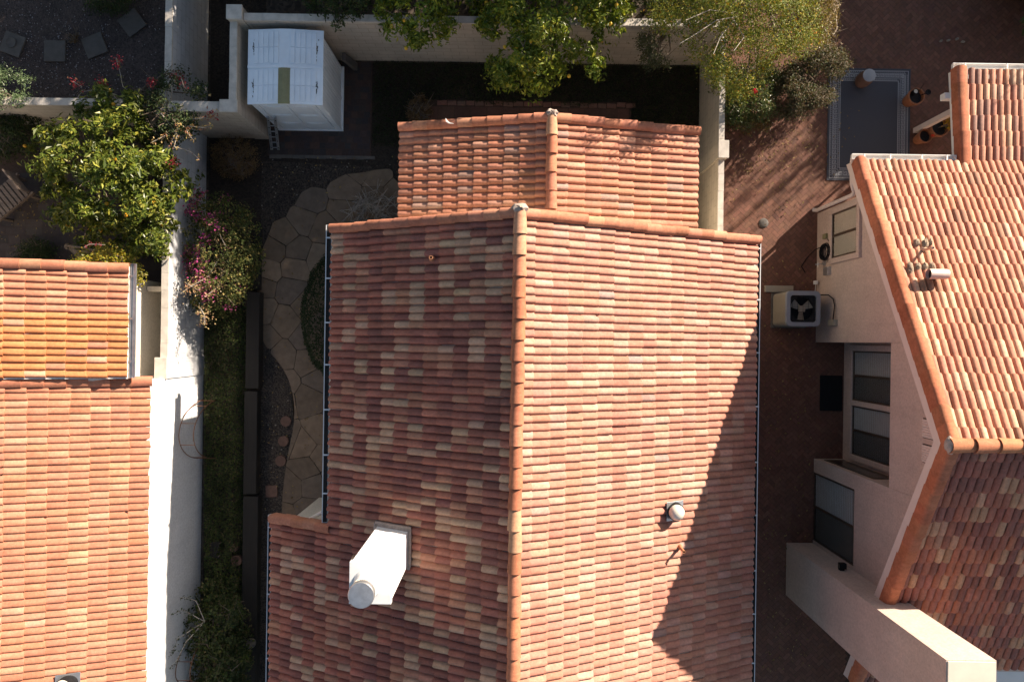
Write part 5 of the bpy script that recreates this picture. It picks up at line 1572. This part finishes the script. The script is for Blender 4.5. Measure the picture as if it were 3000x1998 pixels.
# lemon trees behind the wall
L1 = [(1115, -20), (1330, -20), (1325, 60), (1335, 90), (1310, 135), (1275, 100), (1240, 120), (1210, 150), (1190, 110), (1150, 110), (1120, 70)]
t, cs = plant("lemon_tree", "smaller lemon tree leaning over the tan back wall, left one", "tree", 1215, -120, L1 + [(1120, -160), (1300, -160)][::-1] if False else [(1090, -170), (1330, -170)] + L1[1:] + [(1110, 20)], 3.2, 2.2, 150, 40, 0.105, PAL_LEMON, 121, "lemon trees behind the wall", gap=0.2, clump_r=0.2, thick=0.6, h0=0.9, limbs=16, h_low=1.6)
fruits(cs, 16, t, 6, 0.04, 'lemon'); t_lemon_s = t
L2 = [(1380, -170), (1850, -170), (1850, 20), (1835, 75), (1790, 100), (1775, 180), (1740, 235), (1710, 215), (1650, 215), (1610, 250), (1580, 285), (1520, 255), (1470, 270), (1440, 215), (1425, 160), (1385, 130), (1400, 90), (1380, 50)]
t, cs = plant("lemon_tree", "large lemon tree hung with yellow fruit over the back wall and lawn", "tree", 1620, -60, L2, 3.5, 2.1, 470, 40, 0.105, PAL_LEMON, 123, "lemon trees behind the wall", gap=0.22, clump_r=0.2, thick=0.9, h0=1.0, limbs=26, h_low=1.3, fill=0.38, nscale=2.4)
fruits(cs, 46, t, 7, 0.040, 'lemon'); t_lemon = t
D1 = [(840, -120), (1110, -120), (1100, 10), (1070, 40), (1010, 50), (990, 80), (960, 60), (940, 30), (880, 25)]
t, cs = plant("dark_shrub", "dark leafy shrub hanging over the back wall above the shed", "shrub", 960, -80, D1, 2.7, 2.3, 130, 36, 0.075, PAL_DARK, 125, clump_r=0.18, thick=0.5, h0=1.0, h_low=1.7, mat='leaf_dull')
def world_crown(t, pts, n, per, size, pal, seed, mat='leaf', aspect=0.42, rc=0.3):
    rg = np.random.default_rng(seed); out = []
    for (x, y, z, rx, rz_) in pts:
        d = rg.normal(0, 1, (n, 3)); d /= np.linalg.norm(d, axis=1, keepdims=True)
        out.append(np.array([x, y, z]) + d*np.array([rx, rx, rz_])*(rg.random((n, 1))**0.4))
    cs = np.concatenate(out); idx = np.repeat(np.arange(len(cs)), per)
    d = rg.normal(0, 1, (len(idx), 3)); d /= np.linalg.norm(d, axis=1, keepdims=True)
    pos = cs[idx]+d*(rc*rg.random((len(idx), 1))**0.45)
    V, F, Cc = leaves(pos, d, size, pal, rg, aspect)
    mesh_np("upper_crown", V, F, Cc, M[mat], t)
world_crown(t_lemon, ((0.6, 8.9, 4.3, 1.1, 1.0), (2.0, 8.8, 4.4, 1.1, 1.1), (3.0, 8.9, 4.1, 0.8, 0.9)), 60, 40, 0.11, PAL_LEMON, 71)
world_crown(t_lemon_s, ((-1.6, 8.9, 3.8, 0.9, 0.9), (-2.6, 9.0, 3.5, 0.8, 0.8)), 50, 40, 0.11, PAL_LEMON, 72)
# olive coloured tree at the patio wall
R1 = [(1890, 60), (1920, 20), (1990, -80), (2250, -150), (2400, -120), (2400, 60), (2390, 130), (2330, 160), (2290, 150), (2250, 200), (2215, 270), (2150, 300), (2110, 260), (2060, 200), (2030, 160), (2010, 110), (1960, 90)]
t, cs = plant("acacia_tree", "yellow-green feathery tree spreading over the corner of the two block walls", "tree", 2150, 20, R1, 4.2, 2.6, 700, 46, 0.050, PAL_OLIVE, 131, None, gap=0.12, clump_r=0.26, thick=1.0, fill=0.4, h0=1.2, limbs=34, aspect=0.45, h_low=1.8, flat=0.8, mat='leaf_dull')
spray(t, "bare_twigs", [[(2150, 40), (2080, 30), (2010, 60)], [(2160, 50), (2100, 60), (2040, 100), (1990, 130)], [(2150, 60), (2110, 110), (2090, 160)], [(2170, 30), (2200, 10), (2230, -10)], [(2150, 60), (2180, 110), (2150, 150)], [(2150, 40), (2130, 0), (2110, -30)]], 3.9, 4.3, 31, 12, 0.03, PAL_OLIVE, r=0.05)
world_crown(t, ((4.6, 8.6, 4.7, 1.0, 0.8), (5.8, 8.9, 4.9, 1.0, 0.8)), 40, 40, 0.055, PAL_OLIVE, 73, rc=0.28)
t, cs = plant("dark_shrub", "thin grey-green shrub drooping over the tan back wall near its corner", "shrub", 1930, 120, [(1870, 110), (1910, 80), (1985, 95), (1985, 150), (1960, 195), (1900, 200), (1880, 170)], 2.4, 2.0, 70, 36, 0.05, [(3, (0.07, 0.085, 0.04)), (2, (0.11, 0.10, 0.05))], 133, clump_r=0.17, h0=1.0, h_low=1.5, gap=0.2, mat='leaf_dull', limbs=14)
t, cs = plant("leafy_shrub", "green rose bush with one pink bloom at the patio wall", "shrub", 2190, 290, [(2090, 240), (2150, 190), (2240, 180), (2300, 230), (2260, 330), (2180, 375), (2120, 350)], 1.9, 1.0, 330, 42, 0.055, [(4, (0.065, 0.095, 0.03)), (2, (0.10, 0.13, 0.04)), (1, (0.16, 0.13, 0.05))], 135, clump_r=0.18, thick=0.7, limbs=18, h0=0.3)
fx_, fy_, fz_ = P(2212, 266, 2.0)
mb = MB(); r_ = np.random.default_rng(1)
V, F, Cc = leaves(np.array([fx_, fy_, fz_])+r_.normal(0, 0.025, (40, 3)), np.tile([0, 0, 1.0], (40, 1)), 0.06, [(1, (0.65, 0.02, 0.12))], r_, 0.8)
mesh_np("bloom", V, F, Cc, M['petal'], t)
t, cs = plant("bronze_shrub", "bronze leaved shrub overhanging the corner of the navy rug", "shrub", 2350, 260, [(2260, 260), (2300, 200), (2370, 150), (2430, 130), (2475, 150), (2490, 190), (2450, 230), (2440, 280), (2400, 310), (2330, 345), (2270, 340)], 1.9, 1.1, 400, 42, 0.055, PAL_RED, 137, mat='leaf_dull', clump_r=0.18, thick=0.7, limbs=20, h0=0.3, gap=0.14)
t, cs = plant("yellow_shrub", "tall ochre columnar shrub beside the shaded brick patio", "shrub", 2410, 40, [(2370, -60), (2450, -60), (2452, 60), (2440, 110), (2395, 140), (2370, 90)], 2.6, 1.6, 190, 44, 0.035, [(3, (0.18, 0.13, 0.03)), (2, (0.13, 0.11, 0.03)), (1, (0.22, 0.14, 0.04))], 139, clump_r=0.15, thick=0.6, h0=0.5, flat=0.9)
t, cs = plant("low_shrub", "low orange-tinged shrub at the foot of the patio wall", "shrub", 2170, 345, [(2120, 330), (2180, 330), (2260, 345), (2250, 375), (2180, 385), (2122, 370)], 0.7, 0.3, 80, 40, 0.045, [(3, (0.10, 0.085, 0.03)), (1, (0.20, 0.11, 0.03)), (1, (0.06, 0.07, 0.025))], 141, clump_r=0.14, h0=0.1, r0=0.02)
t, cs = plant("dark_shrub", "dark shrub behind the tan back wall between the large lemon tree and the acacia", "shrub", 1950, -20, [(1835, -120), (2090, -120), (2075, 20), (2030, 60), (1960, 78), (1900, 70), (1850, 50)], 2.2, 1.7, 170, 40, 0.06, PAL_DARK, 155, clump_r=0.2, thick=0.6, h0=0.6, mat='leaf_dull')
# silvery shrub, upper left; dark bushes
t, cs = plant("silvery_shrub", "silvery green shrub leaning over the low cream wall at the left edge", "shrub", 15, 270, [(-60, 190), (20, 205), (70, 225), (115, 240), (90, 270), (60, 310), (30, 300), (-60, 320)], 2.0, 1.5, 110, 40, 0.05, PAL_SILV, 143, clump_r=0.17, h0=0.8, h_low=1.0, gap=0.12)
t, cs = plant("dark_shrub", "dark bush at the top edge above the most turned concrete pad", "shrub", 310, -10, [(245, -60), (390, -60), (375, 30), (340, 35), (300, 28), (260, 25)], 1.0, 0.5, 80, 36, 0.06, PAL_DARK, 145, mat='leaf_dull', h0=0.2)
t, cs = plant("dark_shrub", "dark bush below the low cream wall at the left edge", "shrub", 50, 380, [(-60, 330), (60, 320), (180, 325), (150, 345), (100, 372), (80, 430), (20, 460), (-60, 450)], 0.9, 0.4, 120, 36, 0.06, PAL_DARK, 147, mat='leaf_dull', h0=0.2)
t, cs = plant("yellow_shrub", "bright yellow-green shrub just behind the left house's verge", "shrub", 300, 745, [(205, 765), (250, 730), (300, 715), (350, 735), (390, 760), (425, 800), (410, 830), (380, 800), (340, 790), (220, 790)], 2.75, 2.3, 110, 36, 0.05, PAL_YEL, 149, clump_r=0.14, h0=1.4, h_low=1.5, aspect=0.6)
spray(t, "red_blooms", [[(247, 725), (262, 716), (285, 716), (308, 718)]], 2.9, 2.95, 37, 30, 0.04, PAL_REDFL, 'petal', r=0.025)
t, cs = plant("low_shrub", "low dull shrub on the pavers behind the left house", "shrub", 100, 720, [(40, 735), (90, 705), (150, 715), (170, 750), (120, 770), (40, 770)], 0.5, 0.25, 70, 36, 0.05, PAL_DARK, 151, mat='leaf_dull', h0=0.1, r0=0.02)
t, cs = plant("low_shrub", "small sprig growing in the gravel between two concrete pads", "shrub", 213, 110, [(200, 100), (225, 98), (228, 122), (205, 126)], 0.18, 0.1, 14, 26, 0.04, PAL_DRY, 153, mat='leaf_dull', clump_r=0.06, h0=0.05, r0=0.01, limbs=4)
# yellow flowering plant in the pot
px2, py2 = pot_yellow
t = thing("potted_plant", "yellow flowered plant growing in the large terracotta pot", "plant", (px2, py2, 0.33))
r_ = np.random.default_rng(5)
pos = np.array([px2+0.16, py2+0.06, 0.62])+r_.normal(0, 0.075, (300, 3))
V, F, Cc = leaves(pos, np.tile([0, 0, 1.0], (300, 1)), 0.05, [(3, (0.50, 0.30, 0.02)), (1, (0.10, 0.12, 0.03))], r_, 0.6)
mesh_np("foliage", V, F, Cc, M['petal'], t)
mb = MB()
for k in range(7): mb.tube([(px2, py2, 0.33), (px2+0.08+0.02*k, py2+0.02*k, 0.5), (px2+0.10+0.02*k, py2+0.02*(k-3), 0.62)], 0.006, 5)
mb.build("stem", M['bark'], t)
# vine at the bottom left and ivy in the bed
V1 = [(505, 1895), (520, 1830), (560, 1780), (590, 1720), (615, 1695), (660, 1700), (720, 1760), (735, 1998), (730, 2080), (540, 2080), (550, 1990), (560, 1930), (530, 1900)]
t, cs = plant("climbing_vine", "dark climbing vine against the white wall at the bottom", "vine", 640, 1880, V1, 1.5, 0.6, 300, 34, 0.06, PAL_IVY, 161, clump_r=0.17, thick=0.6, limbs=22, h0=0.2, aspect=0.65, mat='leaf_dull')
spray(t, "shoot_leaves", [[(600, 1820), (575, 1760), (550, 1750), (525, 1750)], [(600, 1820), (535, 1785), (505, 1800)], [(600, 1820), (520, 1870), (510, 1900), (495, 1925)], [(600, 1820), (545, 1880), (520, 1930), (498, 1960)]], 1.3, 1.6, 41, 40, 0.05, PAL_DARK, 'leaf_dull', r=0.03)
r_ = np.random.default_rng(11); n = 20000
px = r_.uniform(598, 722, n); py = r_.uniform(900, 2060, n)
hh = np.array([0.36+0.34*noise.noise(Vector((a*0.03, b*0.02, 0))) for a, b in zip(px, py)])
taper = np.clip((722-px)/40, 0.25, 1)*np.clip((py-880)/60, 0.3, 1)
hh = np.maximum(hh*taper*r_.uniform(0.5, 1.05, n), 0.03)
pos = np.array([P(a, b, c) for a, b, c in zip(px, py, hh)])
pos[:, 0] = np.clip(pos[:, 0], -7.8, -6.52)
V, F, Cc = leaves(pos, np.tile([0.2, 0, 1.0], (n, 1)), 0.048, PAL_IVY, r_, 0.65)
pat = np.array([0.75+0.5*(noise.noise(Vector((a*0.012, b*0.008, 7)))+0.5) for a, b in zip(px, py)])
stuff(mesh_np("ground_ivy", V, F, Cc*pat[:, None], M['leaf_dull']), "low ivy and ground cover filling the planting bed", "ivy")
# lawn behind the house
r_ = np.random.default_rng(12); n = 30000
gx = r_.uniform(-3.62, 4.66, n); gy = r_.uniform(4.9, 7.06, n)
keep = (gy > 6.06+0.08*np.sin(gx*3)) | (gx > 2.95) | (gx < -2.3)
keep &= ~((gx < -2.3) & (gy < 5.2-(gx+2.3)*-0.6))
gx, gy = gx[keep], gy[keep]; n = len(gx)
pos = np.stack([gx, gy, r_.uniform(0.01, 0.09, n)], 1)
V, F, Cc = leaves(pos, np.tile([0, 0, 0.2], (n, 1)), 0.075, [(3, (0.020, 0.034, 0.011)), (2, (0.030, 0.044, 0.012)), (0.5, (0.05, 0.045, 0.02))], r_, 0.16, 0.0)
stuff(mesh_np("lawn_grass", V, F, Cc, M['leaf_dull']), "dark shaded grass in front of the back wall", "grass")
# pale pebbles in the gravel yard
r_ = np.random.default_rng(13); mb = MB(); rr = random.Random(13)
for k in range(520):
    px, py = rr.uniform(-20, 470), rr.uniform(-20, 295)
    if rr.random() < 0.45: px, py = rr.gauss(180, 90), rr.gauss(150, 80)
    x, y, _ = P(px, py, 0)
    if y < 5.55 or x > -8.15: continue
    s_ = rr.uniform(0.008, 0.019)
    mb.lathe(x, y, [(s_*0.8, -0.018), (s_, -0.012), (s_*0.7, s_*0.5-0.012), (0, s_*0.7-0.012)], 6)
stuff(mb.build("pale_pebbles", simple("pebble", (0.27, 0.25, 0.26), 0.8, 0, 0.3, 30), smooth=True), "small pale pebbles scattered over the gravel yard", "pebbles")
rr = random.Random(14); mb = MB()
for k in range(420):
    px, py = rr.uniform(755, 1165), rr.uniform(460, 1500)
    x, y, _ = P(px, py, 0)
    if inpoly(x, y, path): continue
    s_ = rr.uniform(0.008, 0.022)
    mb.lathe(x, y, [(s_*0.8, -0.014), (s_, -0.008), (s_*0.7, s_*0.5-0.008), (0, s_*0.7-0.008)], 6)
stuff(mb.build("gravel_stones", M['stone'], smooth=True), "loose small stones on the soil beside the flagstones", "gravel")

# fallen leaves on the ground
rg = np.random.default_rng(55); rr = random.Random(55); q = []
for k in range(1500):
    zone = rr.random()
    if zone < 0.35: px_, py_ = rr.gauss(2250, 110), rr.gauss(430, 90)
    elif zone < 0.55: px_, py_ = rr.uniform(755, 1170), rr.uniform(450, 1500)
    elif zone < 0.75: px_, py_ = rr.uniform(0, 430), rr.uniform(560, 760)
    else: px_, py_ = rr.uniform(2235, 2380), rr.uniform(760, 1990)
    x, y, _ = P(px_, py_, 0.03)
    if 4.6 < x < 4.95 or (x > 7.7 and y < 3.4): continue
    q.append((x, y, 0.030+rr.random()*0.012))
V, F, Cc = leaves(np.array(q), np.tile([0, 0, 3.0], (len(q), 1)), 0.05, [(3, (0.20, 0.13, 0.05)), (2, (0.28, 0.20, 0.08)), (1, (0.12, 0.08, 0.04))], rg, 0.5, 3.0, 1.0)
stuff(mesh_np("fallen_leaves", V, F, Cc, M['leaf_dull']), "dry fallen leaves scattered on paving and soil", "leaves")

# ------------------------------------------------------------------ trees and shoots out of view towards the sun, added to shade the gardens
def far_tree(x, y, h, r, seed, label, nb=44, per=190):
    t = thing("shade_tree", label, "tree", (x, y, 0), "unseen trees beyond the gardens")
    rg = np.random.default_rng(seed)
    cs = np.array([x, y, h*0.55]) + rg.normal(0, 1, (nb, 3))*np.array([r*0.42, r*0.42, h*0.22])
    cs[:, 2] = np.clip(cs[:, 2], 0.4, h-r*0.16)
    idx = np.repeat(np.arange(nb), per)
    d = rg.normal(0, 1, (len(idx), 3)); d /= np.linalg.norm(d, axis=1, keepdims=True)
    pos = cs[idx] + d*(r*0.34*rg.random(len(idx))**0.4)[:, None]
    pos[:, 2] = np.clip(pos[:, 2], 0.2, h)
    V, F, Cc = leaves(pos, d, 0.17, PAL_DARK, rg, 0.55)
    mesh_np("crown", V, F, Cc, M['leaf_dull'], t)
    trunk("trunk", (x, y, 0), cs, t, seed, 0.14, 10, h*0.3)
for i, (x, y, h, r) in enumerate(((-10.6, 12.6, 4.2, 2.2), (-7.6, 12.2, 4.4, 2.2), (-4.6, 11.8, 4.6, 2.2), (-1.6, 11.6, 5.4, 2.4), (1.2, 11.5, 6.0, 2.5), (3.6, 11.8, 5.6, 2.2), (-13.5, 12.8, 4.0, 2.2), (-0.2, 13.6, 6.0, 2.4))):
    far_tree(x, y, h, r, 200+i, "dense dark unseen tree standing beyond the back gardens")
for i, (x, y, h, r) in enumerate(((13.5, 8.9, 2.3, 1.5), (13.6, 10.4, 2.6, 1.5), (13.6, 11.7, 2.8, 1.5), (13.0, 13.4, 2.5, 1.5), (15.4, 9.4, 2.6, 1.6), (16.0, 11.6, 2.9, 1.6), (10.4, 14.6, 3.0, 1.8))):
    far_tree(x, y, h, r, 230+i, "unseen dense tree added beyond the brick patio to shade it")  # unseen, added to keep the rug and far bricks in shade
rr = random.Random(77)  # unseen upright shoots added to cast streaks of shade on the patio
for i, (x, y) in enumerate(((14.2, 10.7), (14.4, 11.7), (14.3, 12.6), (14.9, 9.9))):
    t = thing("shadow_shoots", "unseen shrub of upright shoots added beyond the brick patio for its streaked shadow", "shrub", (x, y, 0), "added shoots beyond the patio")
    rg = np.random.default_rng(300+i); pp = []; mb = MB()
    for k in range(7):
        bx, by = x+rr.uniform(-0.55, 0.55), y+rr.uniform(-0.55, 0.55); hh = rr.uniform(3.2, 5.0)
        lx, ly = rr.uniform(-0.25, 0.25), rr.uniform(-0.25, 0.25)
        mb.tube([(x, y, 0.1), (bx, by, 1.2), (bx+lx, by+ly, hh)], [0.03, 0.025, 0.008], 5)
        q = rg.random(90)
        pp.append(np.stack([bx+lx*q+rg.normal(0, 0.05, 90), by+ly*q+rg.normal(0, 0.05, 90), 1.2+(hh-1.2)*q], 1))
    pp = np.concatenate(pp)
    V, F, Cc = leaves(pp, rg.normal(0, 1, pp.shape), 0.10, PAL_DARK, rg, 0.4)
    mesh_np("foliage", V, F, Cc, M['leaf_dull'], t); mb.build("stems", M['bark'], t)
